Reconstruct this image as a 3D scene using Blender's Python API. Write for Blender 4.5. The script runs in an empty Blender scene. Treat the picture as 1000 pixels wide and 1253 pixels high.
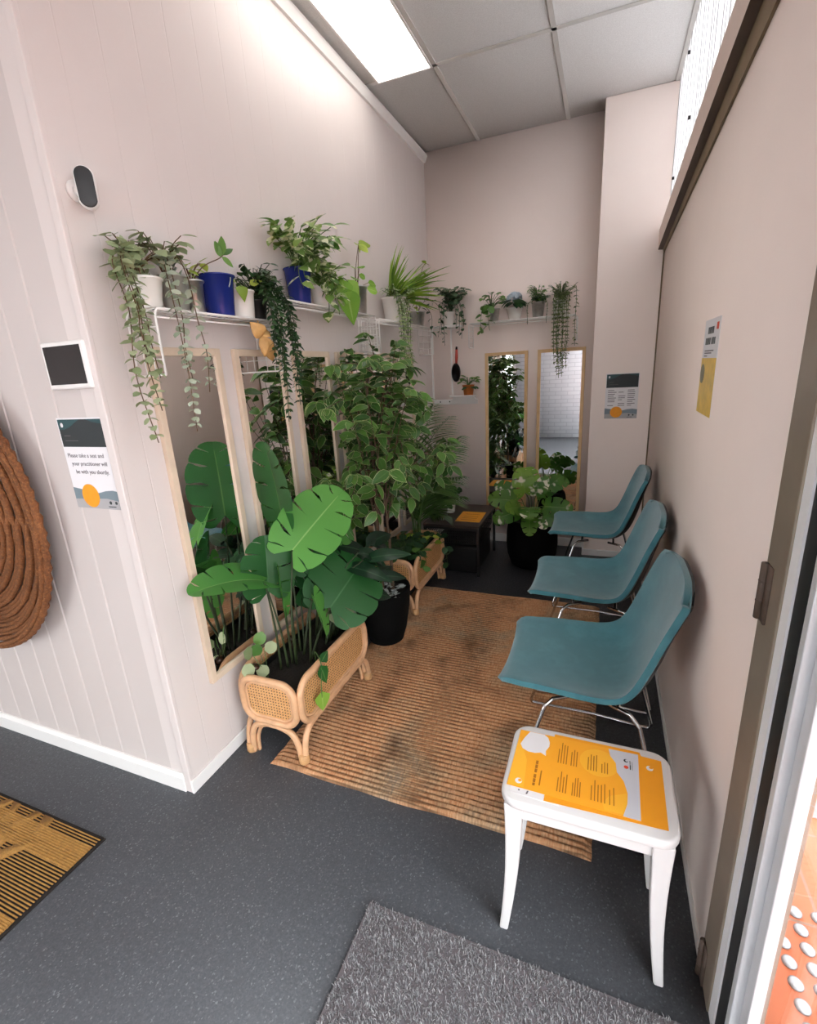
import bpy, math, random
from mathutils import Vector as V, Matrix
random.seed(7)
rnd = random.random
def uni(a, b): return random.uniform(a, b)
sc = bpy.context.scene
COL = sc.collection
PI = math.pi

# ------------------------------------------------------------------ dimensions (metres)
XL, XR, YB, YC2, XB, ZC, YC = -1.336, 0.296, 3.901, 3.734, -0.096, 2.972, 0.998

# ------------------------------------------------------------------ materials
def lin(h):
    if isinstance(h, str):
        c = [int(h[i:i+2], 16)/255 for i in (0, 2, 4)]
    else:
        c = h
    return tuple((x/12.92 if x <= .04045 else ((x+.055)/1.055)**2.4) for x in c) + (1.,)
class NT:
    def __init__(s, name):
        s.m = bpy.data.materials.new(name); s.m.use_nodes = True
        s.t = s.m.node_tree; s.t.nodes.clear()
        s.out = s.n('ShaderNodeOutputMaterial')
    def n(s, t, **kw):
        x = s.t.nodes.new(t)
        for k, v in kw.items():
            if k in x.inputs: x.inputs[k].default_value = v
            else: setattr(x, k, v)
        return x
    def l(s, a, b): s.t.links.new(a, b)
    def mix(s, fac, a, b, bt='MIX'):
        x = s.t.nodes.new('ShaderNodeMix'); x.data_type = 'RGBA'; x.blend_type = bt
        for k, v in ((0, fac), (6, a), (7, b)):
            if hasattr(v, 'is_linked'): s.l(v, x.inputs[k])
            else: x.inputs[k].default_value = v
        return x.outputs[2]
    def math(s, op, a, b=0., c=None):
        x = s.t.nodes.new('ShaderNodeMath'); x.operation = op
        for i, v in enumerate((a, b) if c is None else (a, b, c)):
            if hasattr(v, 'is_linked'): s.l(v, x.inputs[i])
            else: x.inputs[i].default_value = v
        return x.outputs[0]
    def ramp(s, fac, stops):
        x = s.t.nodes.new('ShaderNodeValToRGB'); e = x.color_ramp.elements
        while len(e) < len(stops): e.new(.5)
        for i, (p, c) in enumerate(stops): e[i].position = p; e[i].color = c
        s.l(fac, x.inputs[0]); return x.outputs[0]
    def noise(s, scale, detail=3, rough=.55, vec=None, dist=0):
        x = s.n('ShaderNodeTexNoise'); x.inputs['Scale'].default_value = scale
        x.inputs['Detail'].default_value = detail; x.inputs['Roughness'].default_value = rough
        x.inputs['Distortion'].default_value = dist
        s.l(vec if vec else s.obj(), x.inputs['Vector']); return x.outputs['Fac']
    def obj(s):
        return s.n('ShaderNodeTexCoord').outputs['Object']
    def mapped(s, sx, sy, sz):
        x = s.n('ShaderNodeMapping'); x.inputs['Scale'].default_value = (sx, sy, sz)
        s.l(s.obj(), x.inputs['Vector']); return x.outputs[0]
    def bump(s, h, strength, dist=.01):
        x = s.n('ShaderNodeBump'); x.inputs['Strength'].default_value = strength
        x.inputs['Distance'].default_value = dist; s.l(h, x.inputs['Height']); return x.outputs[0]
    def pbsdf(s, col, rough=.5, metal=0., normal=None, **kw):
        p = s.n('ShaderNodeBsdfPrincipled')
        if hasattr(col, 'is_linked'): s.l(col, p.inputs['Base Color'])
        else: p.inputs['Base Color'].default_value = col
        if hasattr(rough, 'is_linked'): s.l(rough, p.inputs['Roughness'])
        else: p.inputs['Roughness'].default_value = rough
        p.inputs['Metallic'].default_value = metal
        for k, v in kw.items(): p.inputs[k.replace('_', ' ')].default_value = v
        if normal: s.l(normal, p.inputs['Normal'])
        return p.outputs[0]
    def done(s, sh): s.l(sh, s.out.inputs[0]); return s.m

def plain(name, col, rough=.5, metal=0., var=.06, vscale=14, bump=0., bscale=120, **kw):
    t = NT(name); c = lin(col)
    n = t.noise(vscale)
    d = tuple(x*(1-var) for x in c[:3])+(1,); u = tuple(min(1, x*(1+var)) for x in c[:3])+(1,)
    cc = t.ramp(n, [(.3, d), (.7, u)])
    nm = t.bump(t.noise(bscale, 2), bump, .004) if bump else None
    return t.done(t.pbsdf(cc, rough, metal, nm, **kw))

M = {}
M['wall_left'] = plain('left wall paint', 'D6CCC8', .5, var=.015, vscale=3, bump=.03)
M['wall_front'] = plain('front wall paint', 'C8BEBA', .5, var=.015, vscale=3, bump=.03)
M['wall_right'] = plain('right wall paint', 'F3E2D8', .55, var=.015, vscale=3, bump=.03)
M['wall_back'] = plain('back wall paint', 'F5E6DE', .55, var=.015, vscale=3, bump=.03)
M['white'] = plain('white gloss paint', 'E9E6E3', .35, var=.015)
M['stool_white'] = plain('soft white paint', 'D9D6D5', .35, var=.015)
M['white_wire'] = plain('white coated wire', 'EDEAE6', .35, var=.02)
M['white_pot'] = plain('white ceramic', 'E6E2DC', .25, var=.02)
M['grey_pot'] = plain('grey ceramic', '9A9890', .4, var=.06)
M['tbar'] = plain('ceiling bar white', 'CFCCC8', .5, var=.02)
M['chrome'] = plain('chrome', 'D8D8D8', .12, 1., var=.02)
M['tin'] = plain('galvanised tin', 'BDBDBA', .3, .95, var=.12, vscale=60)
M['steel'] = plain('brushed steel jamb', '97897A', .45, .3, var=.08, vscale=9)
M['alu'] = plain('grey aluminium', 'D6D7DA', .4, .15, var=.03)
M['alu_white'] = plain('white aluminium', 'F0F0F1', .4, var=.02)
M['rubber'] = plain('black rubber', '17181A', .6, var=.1)
M['blackplastic'] = plain('black plastic', '101012', .45, var=.15)
M['blackpot'] = plain('black woven pot', '060606', .85, var=.25, vscale=40, bump=.5, bscale=220, Specular_IOR_Level=.2)
M['blackmetal'] = plain('black powder coated metal', '171514', .5, var=.1)
M['tabletop'] = plain('dark brown table top', '3A2E28', .45, var=.15, vscale=8)
M['soil'] = plain('dark soil', '1A130E', .95, var=.4, vscale=60, bump=1., bscale=90)
M['blue'] = plain('cobalt blue bucket', '1F2E7E', .22, .2, var=.06)
M['terracotta'] = plain('terracotta', 'B3672F', .7, var=.12, vscale=30)
M['rattan'] = plain('rattan cane', 'D3A47C', .42, var=.12, vscale=26, bump=.15, bscale=60)
M['rattan_wrap'] = plain('rattan binding', 'CB9C6B', .5, var=.15, vscale=60, bump=.4, bscale=160)
M['birch'] = plain('pale birch frame', 'D8C3AC', .5, var=.06, vscale=12)
M['pine'] = plain('honey pine frame', 'D9B585', .45, var=.08, vscale=12)
M['amber'] = plain('amber glass', '3A2418', .08, .3, var=.1)
M['orange_paper'] = plain('orange paper', 'F8A81E', .5, var=.02)
M['orange_deep'] = plain('deep orange paper', 'F29E12', .5, var=.04, vscale=10)
M['yellow_spot'] = plain('yellow paper spot', 'FBB62C', .5, var=.01)
M['print_brown'] = plain('brown print', 'A8660A', .6, var=.02)
M['paper'] = plain('white paper', 'E4E1E3', .55, var=.01)
M['paper_grey'] = plain('grey paper', 'C9C9D0', .55, var=.01)
M['ink'] = plain('dark ink', '232A2C', .5, var=.05)
M['ink_grey'] = plain('grey ink', '6A6468', .6, var=.05)
M['ink_teal'] = plain('teal ink', '23474A', .5, var=.05)
M['slate'] = plain('slate blue print', '75848C', .55, var=.03)
M['slate_pale'] = plain('pale grey print', 'AAA7A8', .55, var=.03)
M['orange_ink'] = plain('orange print', 'EF9A12', .55, var=.05, vscale=60)
M['red_ink'] = plain('red print', 'D2401C', .55, var=.05)
M['yellow_photo'] = plain('yellow photo print', 'DDB336', .5, var=.15, vscale=25)
M['olive'] = plain('olive photo print', '6B5E22', .5, var=.3, vscale=40)
M['screen'] = plain('dark screen', '1B1718', .18, var=.05)
M['tan'] = plain('tan leather', 'C79A5E', .6, var=.15, vscale=30)
M['redhandle'] = plain('coral handle', 'C9564C', .4, var=.04)
M['grey_render'] = plain('pale grey concrete', 'A9A9AC', .8, var=.08, vscale=5)
M['stud'] = plain('tactile stud steel', '8E8E90', .4, .7, var=.05)
M['black_mesh'] = plain('dark mesh basket', '2A2725', .6, .3, var=.15)
M['bark'] = plain('grey brown bark', '5A4635', .8, var=.3, vscale=40, bump=.5)
M['stem_green'] = plain('green stem', '47622B', .5, var=.2, vscale=20)
M['stem_dark'] = plain('dark stem', '2E3A1E', .55, var=.2, vscale=20)
M['stem_brown'] = plain('brown vine stem', '5C4327', .6, var=.2, vscale=20)
M['timber'] = plain('raw timber strip', '7C684E', .6, var=.2, vscale=8)
M['pelmet_under'] = plain('hinge brown and painted beam shade', '5A4A40', .6, var=.1, vscale=6)  # dark tone paints in the shade beneath the beam; also colours the hinges
M['pelmet_face'] = plain('beige beam face', 'D3BDB0', .5, var=.02)

def mk_emit():
    t = NT('lit diffuser'); e = t.n('ShaderNodeEmission'); e.inputs[0].default_value = lin('FFFAF4'); e.inputs[1].default_value = 2.7
    return t.done(e.outputs[0])
M['lit'] = mk_emit()
def mk_sheet():
    t = NT('white translucent ribbed sheeting'); a = t.pbsdf(lin('EFEFF0'), .4); tr = t.n('ShaderNodeBsdfTranslucent'); tr.inputs[0].default_value = (.95, .96, .97, 1)
    mx = t.n('ShaderNodeMixShader'); mx.inputs[0].default_value = .25; t.l(a, mx.inputs[1]); t.l(tr.outputs[0], mx.inputs[2]); return t.done(mx.outputs[0])
M['sheeting'] = mk_sheet()
def mk_mirror():
    t = NT('mirror silver'); return t.done(t.pbsdf((.90, .90, .90, 1), .0, 1.))
M['mirror'] = mk_mirror()
def mk_glass():
    t = NT('clear pane'); tr = t.n('ShaderNodeBsdfTransparent'); tr.inputs[0].default_value = (.96, .98, .98, 1)
    g = t.n('ShaderNodeBsdfGlossy'); g.inputs['Roughness'].default_value = .01
    lw = t.n('ShaderNodeLayerWeight'); lw.inputs[0].default_value = .5
    fr = t.math('MULTIPLY_ADD', t.math('POWER', lw.outputs['Facing'], 5.), .7, .03)
    mx = t.n('ShaderNodeMixShader'); t.l(fr, mx.inputs[0]); t.l(tr.outputs[0], mx.inputs[1]); t.l(g.outputs[0], mx.inputs[2])
    return t.done(mx.outputs[0])
M['glass'] = mk_glass()
def mk_ceiling():
    t = NT('speckled ceiling tile'); n = t.noise(240, 2, .7); n2 = t.noise(2.2, 3)
    c = t.mix(t.math('MULTIPLY', n2, .5), t.ramp(n, [(.35, lin('D3D0CD')), (.62, lin('E6E4E2'))]), lin('DEDBD8'))
    return t.done(t.pbsdf(c, .8, 0, t.bump(n, .35, .004)))
M['ceiling'] = mk_ceiling()
def mk_floor():
    t = NT('flecked charcoal vinyl'); v = t.n('ShaderNodeTexVoronoi'); v.inputs['Scale'].default_value = 250
    t.l(t.obj(), v.inputs['Vector'])
    n = t.noise(95, 3, .6); n2 = t.noise(1.6, 4)
    sp = t.ramp(v.outputs['Color'], [(.0, lin('393B3F')), (.5, lin('434549')), (.80, lin('4D4F54')), (.93, lin('74767A'))])
    c = t.mix(.35, sp, t.ramp(n2, [(.35, lin('3E4044')), (.7, lin('505257'))]))
    r = t.ramp(n, [(.3, (.38,)*3+(1,)), (.7, (.58,)*3+(1,))])
    return t.done(t.pbsdf(c, r, 0, t.bump(n, .25, .003)))
M['floor'] = mk_floor()
def mk_fabric():
    t = NT('teal wool upholstery'); n = t.noise(900, 2, .7); n2 = t.noise(14, 4, .65)
    a = t.ramp(n, [(.3, lin('2A626C')), (.7, lin('3B7C87'))])
    c = t.mix(t.math('MULTIPLY', t.ramp(n2, [(.45, (0, 0, 0, 1)), (.7, (1, 1, 1, 1))]), .45), a, lin('4E8D97'))
    return t.done(t.pbsdf(c, .85, 0, t.bump(n, .35, .002), Sheen_Weight=.5, Sheen_Roughness=.5))
M['teal'] = mk_fabric()
def mk_cane():
    t = NT('woven cane webbing')
    sep = t.n('ShaderNodeSeparateXYZ'); t.l(t.obj(), sep.inputs[0])
    K = 2*PI/.0125
    s1 = t.math('ADD', sep.outputs[0], sep.outputs[1])
    a = t.math('SINE', t.math('MULTIPLY', s1, K)); b = t.math('SINE', t.math('MULTIPLY', sep.outputs[2], K))
    h = t.math('GREATER_THAN', t.math('MULTIPLY', t.math('MAXIMUM', a, 0.), t.math('MAXIMUM', b, 0.)), .22)
    p = t.pbsdf(t.ramp(t.noise(60), [(.3, lin('C68F58')), (.7, lin('DAA872'))]), .5)
    tr = t.n('ShaderNodeBsdfTransparent'); mx = t.n('ShaderNodeMixShader')
    t.l(h, mx.inputs[0]); t.l(p, mx.inputs[1]); t.l(tr.outputs[0], mx.inputs[2])
    return t.done(mx.outputs[0])
M['cane'] = mk_cane()
def mk_rug():
    t = NT('faded braided jute'); n = t.noise(2.6, 5, .6, dist=.6); f = t.noise(1., 3, .6, t.mapped(160, 30, 1)); g = t.noise(6, 4, .6)
    base = t.ramp(n, [(.26, lin('8E6442')), (.38, lin('C48A60')), (.50, lin('B87E54')), (.62, lin('9C8064')), (.74, lin('8C877C'))])
    c = t.mix(t.ramp(f, [(.38, (.0,)*3+(1,)), (.66, (.65,)*3+(1,))]), base, lin('DCB488'))
    c = t.mix(t.ramp(g, [(.50, (0, 0, 0, 1)), (.72, (.8, .8, .8, 1))]), c, lin('6A4A30'))
    wv = t.n('ShaderNodeTexCoord'); sp = t.n('ShaderNodeSeparateXYZ'); t.l(wv.outputs['Object'], sp.inputs[0])
    gap = t.math('ABSOLUTE', t.math('SINE', t.math('MULTIPLY', t.math('SUBTRACT', sp.outputs[1], 1.192), PI/.021)))
    c = t.mix(t.ramp(gap, [(.10, (.75,)*3+(1,)), (.5, (0, 0, 0, 1))]), c, lin('4A3320'))
    return t.done(t.pbsdf(c, .9, 0, t.bump(f, .8, .006)))
M['rug'] = mk_rug()
def mk_basket():
    t = NT('brown woven seagrass'); f = t.noise(120, 3, .7); g = t.noise(5, 4, .6)
    c = t.mix(.5, t.ramp(f, [(.3, lin('3E2110')), (.55, lin('854B22')), (.75, lin('BC8048'))]), t.ramp(g, [(.3, lin('5E3818')), (.7, lin('8A5830'))]))
    return t.done(t.pbsdf(c, .8, 0, t.bump(f, .9, .006)))
M['basket'] = mk_basket()
M['jute'] = plain('golden jute cord', '966C32', .85, var=.2, vscale=90, bump=.6, bscale=260)
M['jutebase'] = plain('black mat backing', '1B1512', .9, var=.2, vscale=60)
def mk_pile():
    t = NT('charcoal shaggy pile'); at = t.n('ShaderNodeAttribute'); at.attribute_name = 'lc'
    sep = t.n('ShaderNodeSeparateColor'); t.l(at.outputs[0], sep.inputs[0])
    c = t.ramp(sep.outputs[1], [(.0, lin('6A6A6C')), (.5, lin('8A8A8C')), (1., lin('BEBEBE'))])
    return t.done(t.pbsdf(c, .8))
M['pile'] = mk_pile()
def mk_brick(name, c1, c2, mortar, scale, bw=.23, bh=.075, ax='xz', ms=.006):
    t = NT(name); sep = t.n('ShaderNodeSeparateXYZ'); t.l(t.obj(), sep.inputs[0]); cb = t.n('ShaderNodeCombineXYZ')
    for i, a in enumerate(ax): t.l(sep.outputs['xyz'.index(a)], cb.inputs[i])
    b = t.n('ShaderNodeTexBrick'); b.inputs['Scale'].default_value = 1; b.inputs['Brick Width'].default_value = bw; b.inputs['Row Height'].default_value = bh
    b.inputs['Mortar Size'].default_value = ms; b.inputs['Color1'].default_value = lin(c1); b.inputs['Color2'].default_value = lin(c2); b.inputs['Mortar'].default_value = lin(mortar)
    if name.startswith('orange'): b.offset = 0
    t.l(cb.outputs[0], b.inputs['Vector'])
    return t.done(t.pbsdf(b.outputs[0], .55, 0, t.bump(b.outputs['Fac'], -.4, .004)))
M['brick'] = mk_brick('white painted brick', 'DADBDF', 'D2D3D8', 'BFC0C6', 1)
M['tile'] = mk_brick('orange paving tile', 'D9825A', 'CF7450', 'A98A78', 1, .3, .3, 'yx', .004)

def leafmat(name, dark, light, edge=None, epos=.82, vein=None, veinw=.3, rough=.38, patch=None, trans=.18, ew=.08):
    t = NT(name); at = t.n('ShaderNodeAttribute'); at.attribute_name = 'lc'
    sep = t.n('ShaderNodeSeparateColor'); t.l(at.outputs[0], sep.inputs[0])
    c = t.mix(sep.outputs[1], lin(dark), lin(light))
    if patch:
        n = t.noise(patch[1], 2, .5)
        c = t.mix(t.ramp(n, [(patch[2], (0, 0, 0, 1)), (patch[2]+.05, (1, 1, 1, 1))]), c, lin(patch[0]))
    if vein: c = t.mix(t.math('MULTIPLY', t.ramp(sep.outputs[2], [(.86, (0, 0, 0, 1)), (1., (1, 1, 1, 1))]), veinw), c, lin(vein))
    if edge:
        c = t.mix(t.ramp(sep.outputs[0], [(epos, (0, 0, 0, 1)), (min(1, epos+ew), (1, 1, 1, 1))]), c, lin(edge))
    p = t.pbsdf(c, rough, Specular_IOR_Level=.3); tr = t.n('ShaderNodeBsdfTranslucent'); t.l(c, tr.inputs[0])
    mx = t.n('ShaderNodeMixShader'); mx.inputs[0].default_value = trans; t.l(p, mx.inputs[1]); t.l(tr.outputs[0], mx.inputs[2])
    return t.done(mx.outputs[0])
M['monstera'] = leafmat('monstera leaf', '1F4A22', '2E6A2C', vein='7FA35A', veinw=.5, rough=.42)
M['monstera_bright'] = leafmat('bright monstera leaf', '46823A', '62A048', vein='B9D98A', veinw=.5, rough=.42, trans=.3)
M['monstera_dark'] = leafmat('dark monstera leaf', '1D4422', '2C5E2E', vein='6C9468', veinw=.35, rough=.42)
M['calathea'] = leafmat('dark calathea leaf', '12261A', '1E3B26', vein='4E7050', veinw=.4, rough=.3)
M['ficus'] = leafmat('variegated ficus leaf', '2C5222', '5C863A', edge='C6CE94', epos=.88, vein='6E8F50', veinw=.3, rough=.34)
M['palm'] = leafmat('palm leaflet', '3A5C2A', '5F8440', rough=.45)
M['eucalyptus'] = leafmat('grey green eucalyptus leaf', '7E8C62', 'B4BD96', rough=.6)
M['eucalyptus_pale'] = leafmat('pale eucalyptus leaf', '97A38A', 'C2CAB6', rough=.6)
M['yellowgreen'] = leafmat('yellow green leaf', '7E9A34', 'BACB5E', rough=.4, trans=.3)
M['green'] = leafmat('mid green leaf', '426A30', '6E9646', rough=.35)
M['dark_vine'] = leafmat('dark green vine leaf', '24402A', '3E6034', rough=.4)
M['pothos'] = leafmat('marbled pothos leaf', '557F36', '93B060', rough=.35, patch=('E6E8C4', 26, .52), trans=.25)
M['heart'] = leafmat('bright heart leaf', '6E9E34', '93BD4E', vein='C9DD8C', veinw=.4, rough=.38, trans=.35)
M['roundleaf'] = leafmat('dark round leaf', '34503A', '5A7454', edge='7A8A5C', epos=.93, rough=.38)
M['fern'] = leafmat('fresh spiky leaf', '4C7A24', '9CBE48', rough=.4, trans=.3)
M['palefern'] = leafmat('pale trailing leaf', '7F9866', 'B7C694', rough=.5, trans=.25)
M['hydrangea'] = leafmat('pale blue petal', '9FB4C4', 'D3DFE6', rough=.6)
M['stringleaf'] = leafmat('olive string leaf', '556444', '8F9A68', rough=.5)
M['varieg'] = leafmat('white splashed monstera leaf', '3C6A2A', '7EA43C', rough=.32, patch=('ECE7D2', 9, .64), vein='C9D99A', veinw=.3, trans=.25)
M['varieg_white'] = leafmat('cream monstera leaf', 'DCD9BC', 'F0ECD8', rough=.35, patch=('4A7430', 14, .46), trans=.25)
M['silverleaf'] = leafmat('silver leaf', '8E9894', 'D4DAD6', edge='26332C', epos=.8, rough=.35)

# ------------------------------------------------------------------ mesh builder
class MB:
    def __init__(s): s.v = []; s.f = []; s.a = []; s.mi = []
    def add(s, vs, fs, at=None, mi=0):
        b = len(s.v); s.v += [tuple(p) for p in vs]
        s.a += at if at else [(0, .5, 0)]*len(vs)
        s.f += [tuple(i+b for i in f) for f in fs]; s.mi += [mi]*len(fs)
    def build(s, name, mat, parent=None, smooth=True, world=True, bevel=0, subsurf=0, bseg=2, auto=None):
        off = V((0, 0, 0))
        if parent is not None and world: off = wloc(parent)
        me = bpy.data.meshes.new(name)
        me.from_pydata([(x-off.x, y-off.y, z-off.z) for x, y, z in s.v], [], s.f)
        ca = me.attributes.new('lc', 'FLOAT_COLOR', 'POINT')
        ca.data.foreach_set('color', [c for a in s.a for c in (a[0], a[1], a[2], 1.)])
        for m in (mat if isinstance(mat, (list, tuple)) else [mat]): me.materials.append(m)
        me.polygons.foreach_set('material_index', s.mi)
        me.polygons.foreach_set('use_smooth', [smooth]*len(me.polygons))
        me.update()
        o = bpy.data.objects.new(name, me); COL.objects.link(o)
        if parent is not None: o.parent = parent
        if bevel:
            b = o.modifiers.new('bevel', 'BEVEL'); b.width = bevel; b.segments = bseg; b.limit_method = 'ANGLE'; b.angle_limit = math.radians(35)
        if subsurf:
            b = o.modifiers.new('sub', 'SUBSURF'); b.levels = subsurf; b.render_levels = subsurf
        return o
def wloc(o):
    p = V((0, 0, 0))
    while o is not None: p = p+o.location; o = o.parent
    return p
def box(mb, x0, x1, y0, y1, z0, z1, mi=0):
    mb.add([(x, y, z) for z in (z0, z1) for y in (y0, y1) for x in (x0, x1)],
           [(0, 2, 3, 1), (4, 5, 7, 6), (0, 1, 5, 4), (2, 6, 7, 3), (0, 4, 6, 2), (1, 3, 7, 5)], mi=mi)
def prism(mb, poly, axis, a, b, mi=0):
    """extrude a 2-D polygon along an axis between a and b"""
    def P(u, v, w): return {'x': (w, u, v), 'y': (u, w, v), 'z': (u, v, w)}[axis]
    n = len(poly)
    mb.add([P(u, v, a) for u, v in poly]+[P(u, v, b) for u, v in poly],
           [tuple(range(n-1, -1, -1)), tuple(range(n, 2*n))]+[(i, (i+1) % n, n+(i+1) % n, n+i) for i in range(n)], mi=mi)
def frame_axes(t):
    t = t.normalized(); u = V((0, 0, 1)) if abs(t.z) < .9 else V((1, 0, 0))
    s = t.cross(u).normalized(); return s, s.cross(t)
def tube(mb, pts, r, seg=8, closed=False, at=None):
    pts = [V(p) for p in pts]; n = len(pts); rs = r if isinstance(r, (list, tuple)) else [r]*n
    rings = []; s = None
    for i, p in enumerate(pts):
        if closed: t = pts[(i+1) % n]-pts[i-1]
        else: t = pts[min(i+1, n-1)]-pts[max(i-1, 0)]
        if t.length < 1e-9: t = V((0, 0, 1))
        t.normalize()
        if s is None: s, _ = frame_axes(t)
        else:
            s = s-t*s.dot(t)
            if s.length < 1e-6: s, _ = frame_axes(t)
            s.normalize()
        u = t.cross(s)
        rings.append([p+(s*math.cos(2*PI*k/seg)+u*math.sin(2*PI*k/seg))*rs[i] for k in range(seg)])
    vs = [q for rg in rings for q in rg]; fs = []
    for i in range(n if closed else n-1):
        j = (i+1) % n
        for k in range(seg): fs.append((i*seg+k, i*seg+(k+1) % seg, j*seg+(k+1) % seg, j*seg+k))
    if not closed: fs += [tuple(range(seg-1, -1, -1)), tuple((n-1)*seg+k for k in range(seg))]
    mb.add(vs, fs, [at]*len(vs) if at else None)
def lathe(mb, prof, c=(0, 0, 0), seg=28):
    n = len(prof); vs = [(c[0]+r*math.cos(2*PI*k/seg), c[1]+r*math.sin(2*PI*k/seg), c[2]+z) for r, z in prof for k in range(seg)]
    fs = [(i*seg+k, i*seg+(k+1) % seg, (i+1)*seg+(k+1) % seg, (i+1)*seg+k) for i in range(n-1) for k in range(seg)]
    fs += [tuple(range(seg-1, -1, -1)), tuple((n-1)*seg+k for k in range(seg))]
    mb.add(vs, fs)
def smooth(pts, k=6):
    P = [V(p) for p in pts]; P = [P[0]*2-P[1]]+P+[P[-1]*2-P[-2]]; out = []
    for i in range(1, len(P)-2):
        a, b, c, d = P[i-1:i+3]
        for j in range(k):
            t = j/k; out.append(.5*((2*b)+(c-a)*t+(2*a-5*b+4*c-d)*t*t+(3*b-a-3*c+d)*t**3))
    return out+[P[-2]]
def rrect(w, h, r, n=6):
    """rounded rectangle outline (centred)"""
    o = []
    for cx, cy, a0 in ((w/2-r, h/2-r, 0), (-w/2+r, h/2-r, 90), (-w/2+r, -h/2+r, 180), (w/2-r, -h/2+r, 270)):
        for i in range(n+1):
            a = math.radians(a0+90*i/n); o.append((cx+r*math.cos(a), cy+r*math.sin(a)))
    return o
def thing(name, label, cat, loc, group=None):
    o = bpy.data.objects.new(name, None); COL.objects.link(o); o.location = loc; o.empty_display_size = .05
    return tag(o, label, cat, group)
def tag(o, label, cat, group=None):
    o['label'] = label; o['category'] = cat
    if group: o['group'] = group
    return o
def struct(o): o['kind'] = 'structure'; return o
def clone(root, loc, label, group=None):
    r = root.copy(); COL.objects.link(r); r.location = loc; r['label'] = label
    if group: r['group'] = group
    def rec(src, dst):
        for ch in list(src.children):
            c = ch.copy(); COL.objects.link(c); c.parent = dst; rec(ch, c)
    rec(root, r); return r
def one(name, mat, fn, parent=None, **kw):
    mb = MB(); fn(mb); return mb.build(name, mat, parent, **kw)
def text(name, body, size, origin, xdir, ydir, mat, parent, bold=0.):
    cu = bpy.data.curves.new(name, 'FONT'); cu.body = body; cu.size = size; cu.extrude = .0002; cu.resolution_u = 3; cu.offset = bold
    t = bpy.data.objects.new(name, cu); COL.objects.link(t)
    dg = bpy.context.evaluated_depsgraph_get(); me = bpy.data.meshes.new_from_object(t.evaluated_get(dg))
    bpy.data.objects.remove(t); me.materials.clear(); me.materials.append(mat)
    x = V(xdir).normalized(); y = V(ydir).normalized(); z = x.cross(y)
    m = Matrix((x, y, z)).transposed().to_4x4(); me.transform(m)
    off = V(origin)-(wloc(parent) if parent is not None else V((0, 0, 0)))
    me.transform(Matrix.Translation(off))
    o = bpy.data.objects.new(name, me); COL.objects.link(o); o.parent = parent; return o

# ------------------------------------------------------------------ leaves
def wfun(shape, t):
    if shape == 'ovate': return max(0, math.sin(PI*min(1, t)**.8))**.85
    if shape == 'lance': return max(0, math.sin(PI*t**.75))**1.1
    if shape == 'round': return math.sqrt(max(0, 1-(2*t-1)**2))
    if shape == 'heart': return (math.sqrt(max(0, t/.22)) if t < .22 else max(0, 1-((t-.22)/.78)**1.5)) * (1-.1*t)
    if shape == 'blade': return min(1, t*6)*(1-t)**.6
    return 1
def leaf(mb, p, d, n, L, W, shape='ovate', curl=.15, fold=.25, rows=5, g=None):
    p = V(p); d = V(d).normalized(); n = V(n); n = n-d*n.dot(d)
    if n.length < 1e-4: n = frame_axes(d)[1]
    n.normalize(); s = d.cross(n); g = rnd() if g is None else g
    vs = []; at = []
    for i in range(rows+1):
        t = i/rows; w = max(wfun(shape, t), .02)*W/2; c = p+d*L*t*(1-.15*curl*t)-n*(curl*L*t*t)
        back = -d*L*.10*(1-t)**3 if shape == 'heart' else V((0, 0, 0))
        for u in (-1, 0, 1):
            vs.append(c+s*u*w+n*(fold*w*abs(u))+back*abs(u)); at.append((abs(u) if 0 < i < rows else 1, g, 1-abs(u)))
    fs = []
    for i in range(rows):
        for k in range(2): a = i*3+k; fs.append((a, a+1, a+4, a+3))
    mb.add(vs, fs, at)
def rdir(up=0., flat=1.):
    a = uni(0, 2*PI); return V((math.cos(a)*flat, math.sin(a)*flat, up))
XLIM = [XL+.03]
def safe(p, d, L, lim=None):
    """turn a leaf that would poke into the left or back wall"""
    lim = XLIM[0] if lim is None else lim; d = V(d).normalized(); e = V(p)+d*L
    if e.x < lim: d.x = abs(d.x)*.3+.05
    if e.y > YB-.03: d.y = -abs(d.y)*.5-.05
    if e.x > XR-.05: d.x = -abs(d.x)
    return d.normalized()
def vine(sm, lm, pts, spacing, L, W, shape, r=.0016, pair=True, droop=.3, jitter=.6, taper=.5, k=8):
    P = smooth(pts, k); tube(sm, P, r, 5)
    acc = 0; tot = sum((P[i+1]-P[i]).length for i in range(len(P)-1)); run = 0; side = uni(0, 6)
    for i in range(len(P)-1):
        seg = (P[i+1]-P[i]).length; acc += seg; run += seg
        while acc > spacing:
            acc -= spacing; t = (P[i+1]-P[i]).normalized(); a, b = frame_axes(t); side += 1.57+uni(-jitter, jitter)
            sc_ = 1-taper*run/tot
            for q in ((0, PI) if pair else (0,)):
                d = a*math.cos(side+q)+b*math.sin(side+q)+t*uni(0, .5)+V((0, 0, -droop*rnd()))
                d = safe(P[i], d, L); l = L*sc_*uni(.8, 1.15)
                leaf(lm, P[i], d, V((uni(-.5, .5), uni(-.8, .1), 1)), l, W*sc_*uni(.85, 1.1), shape, uni(.0, .3), uni(.1, .3), 4)
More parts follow.
